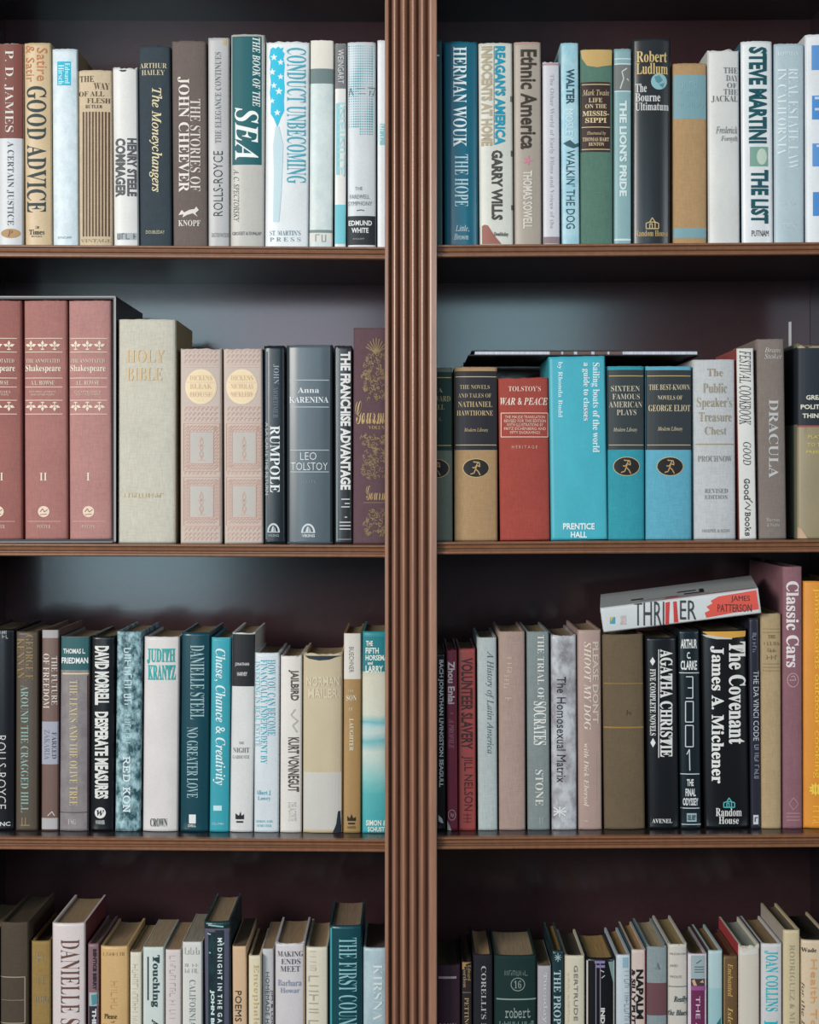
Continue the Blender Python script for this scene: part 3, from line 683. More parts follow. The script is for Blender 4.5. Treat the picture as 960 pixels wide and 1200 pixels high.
ml(532, 583.5, 543, 573, [t('THE NOVELS', 'S', 'c0a97c', 539, 451, 574, 456), t('AND TALES OF', 'S', 'c0a97c', 537, 461, 576, 466), t('NATHANIEL', 'S', 'c9b183', 537, 470.5, 577, 477), t('HAWTHORNE', 'S', 'c9b183', 535.5, 481, 578, 487), t('Modern Library', 'i', 'c9b183', 544, 501.5, 572, 507)], '26262d', 'ad8960', 'tan cloth hardback with black upper half and runner oval, beside the red one', 430, 527.5, 538, (532.5, 584))
B2(584, 643.5, 442, 'a8443a', 'cloth', [t("TOLSTOY'S", 'S', 'ecd5c4', 596, 452.5, 634, 458.5), t('WAR & PEACE', 'j', 'f2dfd0', 586.5, 466, 642, 474.5), frame('e8ccba', 587.5, 484, 642.5, 512, .9), t('THE MAUDE TRANSLATION', 'n', 'e8ccba', 592, 487, 639, 490.3), t('REVISED FOR THIS EDITION', 'n', 'e8ccba', 591, 491.5, 640, 495), t('WITH ILLUSTRATIONS BY', 'n', 'e8ccba', 594, 496, 637, 499.5), t('FRITZ EICHENBERG AND', 'n', 'e8ccba', 591, 500.7, 640, 504), t('FIFTY ENGRAVINGS', 'n', 'e8ccba', 598, 505.2, 633, 508.5), t('H E R I T A G E', 'n', 'd9b09d', 600, 522, 630, 525.5)],
   'brick red cloth hardback with white-framed text block under War and Peace', xb=(586, 646), torn=.0012)
B2(641.5, 711, 417, '3ab4c8', 'jacket', [t('Sailing boats of the world', 's', 'e3f3f6', 692.5, 425, 703, 530, 'D'), t('a guide to classes', 's', 'e3f3f6', 682, 425, 691, 493, 'D'), t('by Rhonda Budd', 's', 'd3edf2', 653, 424, 659.5, 489, 'D'), t('PRENTICE', 'b', 'e9f6f8', 660, 613, 697, 620.5), t('HALL', 'b', 'e9f6f8', 669, 623, 688, 630)],
   'bright cyan hardback titled Sailing Boats of the World', xb=(647, 711.5), sag=.0015)
ml(712, 756, 719.5, 749.5, [t('SIXTEEN', 'S', 'cfc7b0', 716.5, 452, 750, 458.5), t('FAMOUS', 'S', 'cfc7b0', 718, 461.5, 750, 468), t('AMERICAN', 'S', 'cfc7b0', 714, 470.5, 753, 477.5), t('PLAYS', 'S', 'cfc7b0', 723, 480, 746, 486.5), t('Modern Library', 'i', 'cfc7b0', 719, 501, 747, 507)], '333c40', '2a99ab', 'deep turquoise hardback with dark upper half, titled Sixteen Famous American Plays', 429, 527.5, 536, (712.5, 756.5))
ml(757, 811.5, 770.5, 800.5, [t('THE BEST-KNOWN', 'S', 'd9cba6', 761, 450.5, 809, 457), t('NOVELS OF', 'S', 'd9cba6', 771, 463.5, 800, 468.5), t('GEORGE ELIOT', 'S', 'e0d0a5', 760.5, 474.5, 809.5, 482), t('Modern Library', 'i', 'd9cba6', 771, 500, 800, 506)], '31383d', '58aac4', 'lighter blue cloth hardback with dark upper half, titled The Best-Known Novels', 429, 527.5, 536, (757, 812))
B2(812.5, 862.5, 421, 'bfc2c4', 'cloth', [t('The', 'S', 'a2937a', 829, 432, 847, 441), t('Public', 'S', 'a2937a', 824, 449, 852, 460.5), t("Speaker's", 'S', 'a2937a', 817, 465.5, 858, 480), t('Treasure', 'S', 'a2937a', 819.5, 483, 857.5, 494), t('Chest', 'S', 'a2937a', 826, 500, 851.5, 509.5), rules('a2937a', 816, 861, 520.5, wd=1.3), t('PROCHNOW', 'S', '8d8a86', 818, 534, 858, 541), t('REVISED', 'S', '8d8a86', 826, 572.5, 853, 578), t('EDITION', 'S', '8d8a86', 826, 580, 853, 585), t('HARPER & ROW', 'n', '9a9894', 823, 620, 856, 624)],
   'light grey cloth hardback with stacked title The Public Speakers Treasure Chest', xb=(814, 863.5))
B2(863.2, 884, 408, 'e0dfdb', 'paper', [t('FESTIVAL COOKBOOK', 'i', '2d2d2d', 866.5, 411, 880, 498, 'D'), t('GOOD', 'i', '2d2d2d', 871, 518, 880, 545, 'D'), t('Good', 'm', '2d2d2d', 872, 561, 879, 586, 'D'), strokes('2d2d2d', .9, [(874, 588), (879, 592), (873, 596), (880, 598)], [(878, 585), (882, 589)], name='emblem'), t('Books', 'm', '2d2d2d', 873, 600, 880, 628, 'D')],
   'thin white leaning paperback with handwritten black title Festival Cookbook', xb=(867, 887.5), soft=True, side='a2504b')
B2(886, 921, 397, '837770', 'cloth', [t('DRACULA', 's', 'c7c7c7', 901, 468, 912.5, 560, 'D'), t('Bram', 'i', 'cfcbc6', 896, 407.5, 915, 413), t('Stoker', 'i', 'cfcbc6', 896, 414.5, 917, 420.5), t('Barnes', 'n', 'b9b3ad', 899, 607, 914, 611), t('& Noble', 'n', 'b9b3ad', 899, 613, 914, 617)],
   'taupe cloth hardback with silver vertical capitals, just before the dark-topped olive book', xb=(891, 922), d=.15)
B2(935, 985, 402, '9c8d6c', 'jacket', [band('232b34', 400, 498.5), band('a2554c', 498.5, 500.5), t('GREAT', 'b', 'e0dccb', 945, 463, 969, 468.5), t('POLITICAL', 'b', 'e0dccb', 939, 474, 978, 479.5), t('THINKERS', 'b', 'e0dccb', 941, 484.5, 977, 490), t('PLATO', 'b', 'c9bd6a', 947, 510, 968, 514), t('TO THE', 'b', 'c9bd6a', 946, 519, 970, 523), t('PRESENT', 'b', 'c9bd6a', 945, 528, 972, 531.5), poly('c9a98c', [(936, 632), (936, 618), (940, 620), (946, 630), (947, 632)], name='torn_patch')],
   'olive tan hardback with dark navy upper half and crumpled head', xb=(935, 985), torn=.005, side='7d8670', boards=(('board_band', '232b34', .001, .14, .585, .98),))
# a thin card standing between two books
cx_ = P(926.6, 0, .06).x
zc = shelf_z('B', 2, cx_) + .0003
cdl = empty('card_strip', (cx_, .06, zc), 'thin white card strip standing upright between the taupe book and the olive one', 'card')
bm = bmesh.new(); hp = P(0, 377, .06).z - zc
box(bm, -.0009, -.0002, 0, .006, 0, hp); box(bm, .0002, .0009, 0, .006, 0, hp); box(bm, -.0009, .0009, .0061, .0068, 0, hp)
from_bm('folded_sheet', bm, mat('d6d6d8', 'paper'), cdl)
bm = bmesh.new(); box(bm, -.00015, .00015, .0005, .0055, .002, hp - .001)
from_bm('inner_leaf', bm, mat('c3c0ba', 'paper'), cdl)
ALL.append(cdl)
# the slim album lying flat across the tops
zf = P(0, 417.0).z + .0004
fx0, fx1 = P(549, 0).x, P(821, 0).x
fl = empty('picture_album', ((fx0 + fx1) / 2, .004, zf), 'slim black album lying flat across the tops of the cyan and turquoise books', 'book')
fw = fx1 - fx0
bm = bmesh.new(); box(bm, -fw / 2, fw / 2, .0, .185, 0, .0014, .0005); box(bm, -fw / 2 + .004, fw / 2, .0, .185, .0052, .0064, .0005); box(bm, -fw / 2, fw / 2, .1835, .186, .0010, .0056)
from_bm('cover', bm, mat('1d1c20', 'jacket'), fl)
bm = bmesh.new(); box(bm, -fw / 2 + .008, fw / 2 - .003, .0005, .182, .0016, .0050)
from_bm('page_block', bm, mat('c9ccd6', 'pages'), fl)
bm = bmesh.new()
for a, b_ in ((.352, .40), (.41, .455), (.47, .53), (.545, .6), (.61, .665)): box(bm, -fw / 2 + a * fw, -fw / 2 + b_ * fw, -.0004, .0006, .0018, .0049)
from_bm('printed_edge', bm, mat('6a5650', 'print'), fl)
ALL.append(fl)
# ---------------------------------------------------------------- third shelf, bay A
G = 'books standing on the third shelf'
def A3(*a, **k): return bk('A', 3, *a, group=G, **k)
A3(-22, 17, 737, '15171e', 'gloss', [t('ROLLS-ROYCE', 'l', 'd3d3d0', -4, 862, 7, 948, 'D'), marks('b9b9b9', 0, 739, 11, 743), marks('b9b9b9', 3, 744, 11, 748), t('INC', 'b', 'c9c9c7', -2, 963, 12, 968)],
   'black hardback cut off by the frame at the start of the third shelf', xb=(-22, 16.5))
A3(17.5, 45.5, 740, '54493e', 'jacket', [t('GEORGE F.', 'S', '947b52', 30, 744, 39, 798, 'D'), t('KENNAN', 'S', '947b52', 20, 748, 29, 795, 'D'), t('AROUND THE CRAGGED HILL', 'S', '8fb0a6', 24.5, 803, 33.5, 952, 'D'), strokes('a38c5f', .9, [(26, 958), (26, 967)], [(30, 958), (30, 967)], [(24, 967), (35, 967)], name='emblem')],
   'olive brown hardback titled Around the Cragged Hill in pale green', xb=(18, 43.5))
A3(48, 69.5, 738, '73574f', 'jacket', [band('a9a4a6', 737, 749), t('THE FUTURE', 'S', 'd8cfc8', 60.5, 769, 67, 826, 'D'), t('OF FREEDOM', 'S', 'd8cfc8', 50.5, 766, 58, 830, 'D'), band('a3a6b4', 847, 897), t('FAREED', 'S', '4a4c58', 61, 858, 66, 889, 'D'), t('ZAKARIA', 'S', '7c7f8e', 52, 855, 58, 890, 'D'), band('b0adaf', 960, 973), strokes('cfc6c0', 1, [(56, 956), (61, 951), (64, 956)], name='emblem')],
   'narrow rosy brown hardback with a pale lilac panel, titled The Future of Freedom', xb=(48, 68))
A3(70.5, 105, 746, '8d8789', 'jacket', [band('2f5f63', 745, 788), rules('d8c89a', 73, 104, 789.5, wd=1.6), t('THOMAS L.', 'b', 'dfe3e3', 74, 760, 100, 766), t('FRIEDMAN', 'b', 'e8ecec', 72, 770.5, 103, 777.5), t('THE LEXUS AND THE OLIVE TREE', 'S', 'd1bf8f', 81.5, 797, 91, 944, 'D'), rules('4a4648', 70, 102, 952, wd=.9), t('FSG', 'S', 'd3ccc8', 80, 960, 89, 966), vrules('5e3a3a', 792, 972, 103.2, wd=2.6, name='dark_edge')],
   'purple-grey hardback with teal head and gold vertical title', xb=(68.8, 103.5), h2='7c7478')
A3(107, 134, 745, '14181e', 'gloss', [t('DAVID MORRELL', 'B', 'dfe0dd', 111, 757, 128, 826, 'D'), t('DESPERATE MEASURES', 'B', 'dfe0dd', 111, 834, 127, 936, 'D'), oval('dfe0dd', 111, 946, 124, 959), t('w', 'j', '1a1e24', 113, 949, 122, 956), t('WARNER', 'b', 'b9bcbb', 112, 961, 123, 966)],
   'black hardback with heavy condensed white title Desperate Measures', xb=(104.5, 133), torn=.001)
A3(136.5, 166.5, 740, '1d4a58', 'jacket', [marks('cfe3e8', 146, 760, 154, 825, 'D'), marks('bcd6de', 147, 838, 153, 876, 'D'), t('RED KON', 'm', 'd8e8ec', 144, 886, 153, 952, 'D')],
   'hardback with swirling teal and white sea spray pattern', xb=(134, 164.5), h2='a3ccd4', nscale=95)
A3(168.5, 210.5, 746, 'd9d4d3', 'jacket', [t('JUDITH', 'T', '35a9a8', 172, 760, 205, 778, 'H'), t('KRANTZ', 'T', '35a9a8', 173, 779, 205.5, 797), t('CROWN', 's', '4a4c4a', 176, 959, 196, 968.5)],
   'plain white hardback with turquoise capitals across the top of its spine', xb=(166.5, 208.5))
A3(212.5, 246.5, 741, '0f4654', 'gloss', [t('DANIELLE STEEL', 'S', '9fbfc4', 223, 756, 239.5, 843, 'D'), t('NO GREATER LOVE', 'S', '9fbfc4', 219, 852, 232, 935, 'D'), rect('e3e6e6', 221.5, 954.5, 229.5, 965, name='emblem'), t('DELL', 'b', 'cfd6d6', 220.5, 966, 230, 969)],
   'dark teal hardback with tall silvery title No Greater Love', xb=(210.5, 244.5))
A3(247, 271, 747, '2ca3b5', 'jacket', [t('Chase, Chance & Creativity', 'j', 'dfeef0', 249.5, 760, 264.5, 920, 'D'), band('a9dde4', 746, 750), rect('bfe4e9', 250, 944, 260, 950, name='emblem'), t('COLUMBIA', 'n', 'bfe4e9', 248, 964, 263, 966.5)],
   'bright cyan hardback with cream italic title Chase Chance and Creativity', xb=(245, 268.5))
A3(272, 299.5, 741, 'd9dad9', 'gloss', [band('1f2226', 740, 807), t('JONATHAN', 'b', 'c9cbcb', 275.5, 776.5, 292, 781), t('HARVEY', 'b', 'c9cbcb', 278, 787.5, 290, 792), t('THE', 'S', '8a8c8e', 280, 869, 286, 872), t('NIGHT', 'S', '77797b', 273, 876, 292, 882), t('GARDENER', 'S', 'a3a5a6', 272.5, 885, 292, 889), poly('1f2226', [(276, 960), (286, 960), (286, 954), (283, 956), (282, 951), (280, 956), (276, 953)], [(277, 962), (285, 962), (285, 964), (277, 964)])],
   'white hardback with glossy black upper quarter', xb=(268.5, 296.5), torn=.0015)
A3(298.5, 327.8, 765, 'd3dce2', 'jacket', [t('HOW YOU CAN BECOME', 'S', '3fa3b8', 313.5, 773, 322.5, 862, 'D'), t('FINANCIALLY INDEPENDENT BY', 'S', '3fa3b8', 305.5, 773, 313, 895, 'D'), t('INVESTING IN REAL ESTATE', 'S', '6fb9c9', 299, 775, 304.5, 875, 'D'), t('Albert J.', 'S', '5fb0c2', 300, 926, 318, 932), t('Lowry', 'S', '5fb0c2', 302, 933, 317, 939), t('SIMON AND', 'S', '6fb9c9', 300, 961, 319, 964), t('SCHUSTER', 'S', '6fb9c9', 301, 966, 318, 969)],
   'pale hardback with three columns of small cyan lettering down its spine', xb=(297, 327))
A3(328.3, 354.5, 768, 'dfdad3', 'jacket', [t('JAILBIRD', 'b', '5a5049', 338, 785, 350, 821, 'D'), t('KURT VONNEGUT', 'b', '5a5049', 337.5, 864, 350.5, 928, 'D'), strokes('b9b4ae', 1.6, [(346, 831), (341, 838), (349, 845), (343, 850), (348, 858)], name='artwork'), t('DELACORTE', 'n', 'bdb8b2', 338, 940, 347, 962, 'D')],
   'off-white hardback with dark brown title Jailbird', xb=(328, 353.5), torn=.0012)
A3(355, 401.8, 765, 'cabb9b', 'paper', [t('NORMAN', 'b', 'd6cab0', 359, 793, 398, 804), t('MAILER', 'b', 'd6cab0', 361, 807, 396, 818), poly('25303c', [(357, 766), (365, 766), (401, 766), (401.5, 768), (394, 770), (386, 773), (374, 774), (362, 772)], [(400, 979), (390, 979), (394, 966), (396, 951), (401, 950)], name='torn_patch'), rect('c9c6c0', 356, 905, 400, 972, lv=.2, name='faded_patch')],
   'thick tan hardback with torn jacket showing navy at its head and foot', xb=(354.5, 401.5), torn=.004, y=-.001)
A3(402.5, 424, 742, 'b08a52', 'jacket', [band('dcd8d0', 741, 796), t('BUECHNER', 'n', '8a8782', 409, 758, 414.5, 788, 'D'), t('THE', 'S', 'ddd0b4', 408, 808, 415, 811), t('SON', 's', 'e6dcc6', 406, 814.5, 418, 821), t('OF', 'S', 'ddd0b4', 409, 829, 414, 833), t('LAUGHTER', 's', 'e6dcc6', 409.5, 842, 414.5, 880, 'D'), poly('2a2622', [(407, 962), (417, 962), (417, 957), (414, 959), (412, 954), (410, 959), (407, 956)], [(408, 964), (416, 964), (416, 966), (408, 966)]), t('HARPER', 'n', '5a4a32', 407, 968, 417, 971)],
   'narrow ochre hardback with white head, beside the sea-painted spine', xb=(402, 423.5))
hgt = .236
A3(424.3, 458, 740, 'd6d6c3', 'jacket', [rect('1f7f8a', 424.5, 746, 457, 787, lv=.2), t('THE', 'b', 'e8efe6', 429, 751, 437, 757), t('FIFTH', 'b', 'e8efe6', 428.5, 759, 444, 766), t('HORSEMAN', 'b', 'e8efe6', 428.5, 767.5, 458, 774), t('and', 'b', 'e8efe6', 431, 775, 437, 779), t('LARRY', 'b', 'e8efe6', 428.5, 780, 449, 788), t('SIMON &', 'b', 'e8efe6', 429, 961, 453, 967.5), t('SCHUSTER', 'b', 'e8efe6', 431, 969, 457, 974.5)],
   'hardback with banded turquoise and cream seascape spine beside the pilaster', xb=(424, 458),
   mat2=mat('d6d6c3', 'jacket', ('ramp', hgt, ((0, '3fa9b1'), (.2, '58b5b9'), (.27, '8cc9c8'), (.40, 'cfdcd2'), (.46, '73bcc4'), (.49, 'c6d6d2'), (.53, 'b5d2d3'), (.555, '6db8c2'), (.59, 'd3d6c6'), (.78, 'd9d6c3'), (.95, '2c8b96')))))

# ---------------------------------------------------------------- third shelf, bay B
def B3(*a, **k): return bk('B', 3, *a, group=G, **k)
B3(505, 521.8, 765, '12161b', 'gloss', [t('BACH JONATHAN LIVINGSTON SEAGULL', 'b', 'd3d6d8', 513.5, 773, 519.8, 922, 'D'), poly('c9d0d4', [(514, 955), (518, 959), (520, 965), (517, 964), (514, 962)])],
   'narrow black book wedged against the pilaster on the third shelf', xb=(505, 523.5), torn=.001, soft=True)
B3(522.3, 536.3, 760, '86243d', 'jacket', [t('Zhou Enlai', 'b', 'ead8d8', 524.8, 775, 533, 825, 'D'), t('A PROFILE', 'i', 'd08f9c', 526, 842, 532, 877, 'D'), rules('d08f9c', 528, 531, 836, wd=.8), ring('d9a9b0', 525.5, 949, 534, 961, .8), t('hp', 's', 'd9a9b0', 528, 952, 532, 958), poly('d9cfc6', [(524, 974), (524, 962), (527, 967), (529, 974)], name='torn_patch')],
   'narrow crimson hardback with white lettering', xb=(524, 536.8), torn=.0025)
B3(536.8, 557.5, 760, 'a3423f', 'jacket', [t('VOLUNTEER SLAVERY', 'b', '432528', 540.5, 771, 554, 878, 'D'), t('JILL NELSON', 'n', '432528', 541, 886, 554, 950, 'D'), strokes('5c2c2c', .9, [(543, 955), (553, 955)], [(543, 959), (553, 959)], [(543, 963), (553, 963)], [(548, 953), (548, 965)], name='emblem')],
   'brick red hardback with dark spine title Volunteer Slavery', xb=(537.3, 558.5))
B3(559, 582.5, 747, 'abb5b6', 'cloth', [t('A History of Latin America', 'i', '3f5a60', 569, 763, 578.5, 883, 'D')], 'pale grey-green hardback with italic title A History of Latin America', xb=(560.3, 583.8))
B3(584, 616, 740, 'a78d83', 'cloth', [marks('cdbba6', 594, 771, 600, 790, 'D'), marks('cdbba6', 591, 792, 597, 806, 'D'), marks('c3b09d', 592, 818, 600, 830, 'D')], 'dusty pink cloth hardback with barely legible gold title', xb=(585, 616.5))
B3(617, 644, 740, '7f8a8c', 'cloth', [t('THE TRIAL OF', 'S', 'e3e3dd', 630, 744, 638, 820, 'D'), t('SOCRATES', 's', 'e8e8e2', 625.5, 822, 640.5, 873, 'D'), t('STONE', 'S', 'e3e3dd', 627.5, 902, 637, 944, 'D'), strokes('b9bdba', .8, [(633, 958), (633, 966)], [(636, 958), (636, 966)], name='emblem')],
   'medium grey hardback with white vertical title The Trial of', xb=(618.3, 645.3))
B3(645.5, 676, 744, 'c3c8ce', 'gloss', [t('The Homosexual Matrix', 'n', '2c2c38', 652.5, 793, 663, 917, 'D'), strokes('e6e8ea', 1.3, [(649, 946), (663, 956)], [(649, 956), (663, 946)], [(656, 945), (656, 957)], [(649, 951), (664, 951)], name='emblem')],
   'silvery mottled hardback with crumpled head and plain dark title', xb=(646.8, 676.8), torn=.002, h2='8d8790', nscale=45)
B3(676.5, 705, 738, 'b09389', 'jacket', [t("PLEASE DON'T", 'b', 'cdbfae', 694.5, 752, 702, 848, 'D'), t('SHOOT MY DOG', 'j', 'e3d6c9', 684.5, 752, 693, 855, 'D'), t('with Dick Ebersol', 'j', 'e0d3c6', 684.5, 871, 690.5, 945, 'D'), vrules('c3a99c', 880, 937, 699, wd=.8), rules('d0bfb2', 685, 689, 962, wd=1)],
   'pink-beige hardback with white slanted title Shoot My Dog', xb=(678, 706.3))
B3(706, 754.5, 743, '6b5a43', 'cloth', [rules('9c7b3f', 708, 756, 801, wd=1.0), rules('9c7b3f', 708, 756, 852.5, wd=1.8), marks('50432f', 735, 832, 739, 838)],
   'plain worn brown cloth hardback crossed by two thin ochre lines', xb=(708.3, 757.3), torn=.0008)
B3(756.5, 794, 746, '171b21', 'gloss', [t('AGATHA CHRISTIE', 'T', 'e3e4e2', 773.5, 761, 788.5, 887, 'D'), t('FIVE COMPLETE NOVELS', 's', 'e3e4e2', 762, 784, 768.5, 862, 'D'), vrules('e3e4e2', 761, 888, 772, wd=.9), poly('e3e4e2', [(765, 770), (768, 775), (765, 780), (762, 775)], [(765.5, 865), (768.5, 870.5), (765.5, 876), (762.5, 870.5)]), t('AVENEL', 's', 'e3e4e2', 764.5, 959.5, 788, 964.5)],
   'black hardback with underlined white vertical title and Five Complete Novels', xb=(760, 797.5), torn=.0015)
def digit(segs, y0, y1, x0=803, x1=812.5):
    L = {'3': ([(x1, y0), (x0, y0)],), }
    return segs
sq = lambda y0, y1: [(803.5, y0), (812.5, y0), (812.5, y1), (803.5, y1), (803.5, y0)]
B3(795, 820.5, 738, '16242c', 'gloss', [t('ARTHUR', 'b', 'e3e6e6', 798, 749, 817, 760), t('C.', 'b', 'e3e6e6', 805, 764, 809.5, 772), t('CLARKE', 'b', 'e3e6e6', 798, 774, 817, 785), rules('cfd6d8', 796.5, 820, 788.5, 907, 947, wd=1),
   strokes('d3dadc', 1.1, [(804, 793), (812, 793), (812, 818), (804, 818)], [(806, 806), (812, 806)], sq(822, 846), sq(850, 875), [(805, 884), (808, 878), (808.5, 903)], name='title_numerals'),
   t('THE', 'b', 'dfe3e3', 805, 913, 813, 921), t('FINAL', 'b', 'dfe3e3', 803.5, 924, 815.5, 933), t('ODYSSEY', 'b', 'dfe3e3', 800.5, 935, 818.5, 944), rect('9fb9c0', 805, 953, 816.5, 963), t('DEL REY', 'b', '25343c', 806, 955, 815.5, 961), rules('cfd6d8', 799, 822, 966, wd=.9)],
   'narrow dark teal-black hardback with outlined numerals and subtitle The Final Odyssey', xb=(798, 823), torn=.001)
B3(822, 876, 737, '14171c', 'gloss', [t('The Covenant', 'T', 'e8e8e4', 854, 752, 874.5, 872, 'D'), t('James A. Michener', 'T', 'e8e8e4', 832.5, 757, 848.5, 918, 'D'), house('59b3b4', 848, 934, 861, 946, 1.3), t('Random', 's', 'e3e3e0', 839, 947, 869.5, 956.5), t('House', 's', 'e3e3e0', 842.5, 957, 866, 965.5),
   poly('d9a347', [(824, 738.5), (830, 738), (858, 738), (875, 738.2), (874, 746), (858, 747.5), (842, 746), (830, 744)], name='torn_patch'), poly('c9c6c0', [(823, 744), (830, 744), (842, 746), (858, 747.5), (858, 749), (840, 749), (829, 747)], name='torn_lip', lv=.7)],
   'thick black hardback with large white title The Covenant and torn yellow head', xb=(826.5, 880.3), torn=.002)
B3(877, 890.5, 724, '2b2c3c', 'gloss', [t('THE DA VINCI CODE', 'n', 'c3c6d0', 883, 786, 889.5, 868, 'D'), marks('9a9db0', 882, 742, 886, 766, 'D'), marks('9a9db0', 884.5, 873, 889.5, 915, 'D'), rect('cfd2d6', 883, 955, 889, 966, name='emblem', lv=.45), strokes('2b2c3c', 1.2, [(885, 963), (885, 958), (888, 958)], name='emblem', lv=.7)],
   'narrow dark navy hardback with thin pale title The Da Vinci Code', xb=(881, 891.5))
B3(891, 917, 719, 'b59a73', 'cloth', [rules('8a7252', 894, 915, 737, 741, 778, 782, 786, wd=.6), t('THE', 'S', '7d6648', 900, 744, 909, 748), marks('7d6648', 896, 752, 913, 756), marks('7d6648', 900, 760, 910, 764), marks('7d6648', 899, 768, 911, 773)],
   'plain tan cloth hardback with small faded label lines, beside the mauve one', xb=(892.5, 916.5), sag=.003)
B3(917.3, 941, 664, '8f616b', 'cloth', [t('Classic Cars', 'T', 'ecdfe0', 921.5, 681, 936.5, 782, 'D'), ring('c9a3aa', 923, 789, 936, 805, .9), strokes('c9a3aa', .9, [(925, 797), (933, 797), (931, 792), (927, 793)], name='emblem'), strokes('b58d95', 1, [(930, 935), (936, 942), (930, 949), (925, 942), (930, 935)], [(922, 953), (938, 953)], [(922, 957), (938, 957)], [(922, 961), (938, 961)], name='emblem')],
   'tall mauve hardback titled Classic Cars in ornate white letters', xb=(918, 941.5), d=.2, groove=False)
B3(941.5, 990, 681, 'ee9526', 'jacket', [t('james beards outdoor cooking', 'n', 'f5c63f', 953, 690, 962, 912, 'D'), poly('f7cf4f', starp(956, 925, 8, k=.5), starp(956, 925, 8, rot=math.pi / 2, k=.5)), marks('f5c63f', 953, 945, 960, 966, 'D')],
   'bright orange book with yellow title about outdoor cooking', xb=(941.8, 990))
# the thriller lying across the row
TB = '9d8c72'
ang = math.radians(6.9)
c_l, c_r = P(705.3, 727.3, .022), P(890.5, 704.3, -.002)
Lh = (c_r - c_l).length
z_ax = (c_l - c_r).normalized()
y_ax = Vector((.13, .985, .095)); y_ax = (y_ax - z_ax * y_ax.dot(z_ax)).normalized()
tl_ = Matrix((y_ax.cross(z_ax), y_ax, z_ax)).transposed()
bk('B', 3, 0, 0, 0, 'd3d8da', 'gloss', [t('THRI', 'n', '40444a', 743, 705, 778.5, 733, 'H'), t('ER', 'n', '40444a', 797, 703.5, 816, 726, 'H'), poly('c9403f', [(780, 706), (785, 705), (784, 731), (780, 732)], [(789, 705), (793, 704.5), (795, 729), (790, 729.5)], name='red_brush_mark'),
   poly('de5a4e', [(886.5, 691.5), (889.5, 714), (860, 718), (828, 724), (826, 718), (832, 715), (828, 711), (835, 707), (833, 704), (842, 699), (860, 696)], name='red_brush_mark', lv=.4), t('JAMES', 'n', '463436', 857, 698, 879, 706, 'H'), t('PATTERSON', 'n', '463436', 841, 708, 881, 717, 'H'),
   rect('4a9db8', 715, 723, 721, 731, name='emblem', lv=.5), poly('d9b34a', [(715, 723), (719, 723), (716, 729)]), t('VINTAGE', 'n', 'c99a9a', 727, 721, 734, 732, 'D')],
   'white and red thriller paperback lying tilted on top of the upright books', tilt=tl_, base=c_r, wh=(.0298, Lh), d=.105, soft=True, sag=.0008, name='paperback_book', group=None, page='b9ab93',
   boards=(('cover_stripe', '9c3038', .006, .009, .02, .6), ('cover_stripe', '4a4a50', .016, .018, .3, .75), ('cover_print', '2f2f34', .022, .05, .33, .36), ('cover_print', '2f2f34', .022, .03, .36, .46), ('cover_print', '2f2f34', .04, .048, .38, .5), ('cover_print', '3a3a40', .024, .034, .72, .8), ('cover_print', 'b5444a', .012, .02, .5, .58)))
# ---------------------------------------------------------------- bottom shelf, bay A
G = 'books standing on the bottom shelf'
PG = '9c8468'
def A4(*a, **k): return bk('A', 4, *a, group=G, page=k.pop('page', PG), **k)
A4(-34, -1, 1090, '3a332e', 'cloth', [], 'dark hardback mostly outside the frame at the start of the bottom shelf')
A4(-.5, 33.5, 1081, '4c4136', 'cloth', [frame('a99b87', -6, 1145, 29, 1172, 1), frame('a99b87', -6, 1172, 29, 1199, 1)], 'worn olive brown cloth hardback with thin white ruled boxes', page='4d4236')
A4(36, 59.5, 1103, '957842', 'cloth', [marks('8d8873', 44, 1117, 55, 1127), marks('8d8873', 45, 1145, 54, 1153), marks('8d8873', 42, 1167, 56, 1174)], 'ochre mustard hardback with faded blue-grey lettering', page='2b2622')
A4(60, 100, 1082, 'd6cbcb', 'jacket', [t('DANIELLE STEEL', 'S', '6a4a42', 71, 1101, 93, 1246, 'D')], 'white hardback with large brown serif name, standing taller than its neighbours', side='6e2f35', d=.14, xb=(60.5, 100))
A4(102.5, 116, 1106, '83626c', 'jacket', [t('BENTICE BERRY', 'B', '2f2630', 109, 1112, 113, 1160, 'D'), rect('2a3038', 104.5, 1164, 115.5, 1290), rect('9fb0b4', 104.5, 1163, 115.5, 1179, lv=.36), poly('4f8a94', [(107, 1166), (114, 1165), (114, 1176), (108, 1178)], name='artwork'), t('THE HAUNTING', 'B', 'd9d9d9', 108, 1182, 113, 1262, 'D')], 'narrow mauve hardback with black lower panel and tiny block lettering')
A4(117, 150.5, 1109, 'd3ac72', 'jacket', [marks('b08a58', 121, 1116, 146, 1120), marks('c09a64', 130, 1150, 137, 1182, 'D'), t('Please', 's', '5a442a', 122, 1188, 137, 1194), t('of', 'i', '5a442a', 130, 1196, 135, 1199), t('Karma', 's', '5a442a', 120, 1200, 143, 1206)], 'wide tan hardback with small dark words low on its spine')
A4(152, 166, 1116, 'd9d5c2', 'paper', [marks('bdb8a4', 155, 1130, 161, 1240, 'D')], 'thin cream paperback with faint script lettering', soft=True)
A4(167, 192.5, 1110, 'cbd6d2', 'paper', [t('Touching', 'T', '1f4247', 177, 1119, 187, 1180, 'D'), vrules('1f4247', 1121, 1172, 173.5, wd=1.6), t('Ashley', 'T', '1f4247', 176, 1194, 185, 1240, 'D')], 'pale mint paperback with bold dark title Touching', soft=True, page='a5927a')
A4(193.3, 212.5, 1113, 'd3c9c8', 'paper', [marks('b9adad', 199, 1120, 205, 1195, 'D'), t('& HOPE', 'S', 'b9adad', 200, 1202, 206, 1250, 'D')], 'pale pinkish grey paperback with near invisible lettering', soft=True)
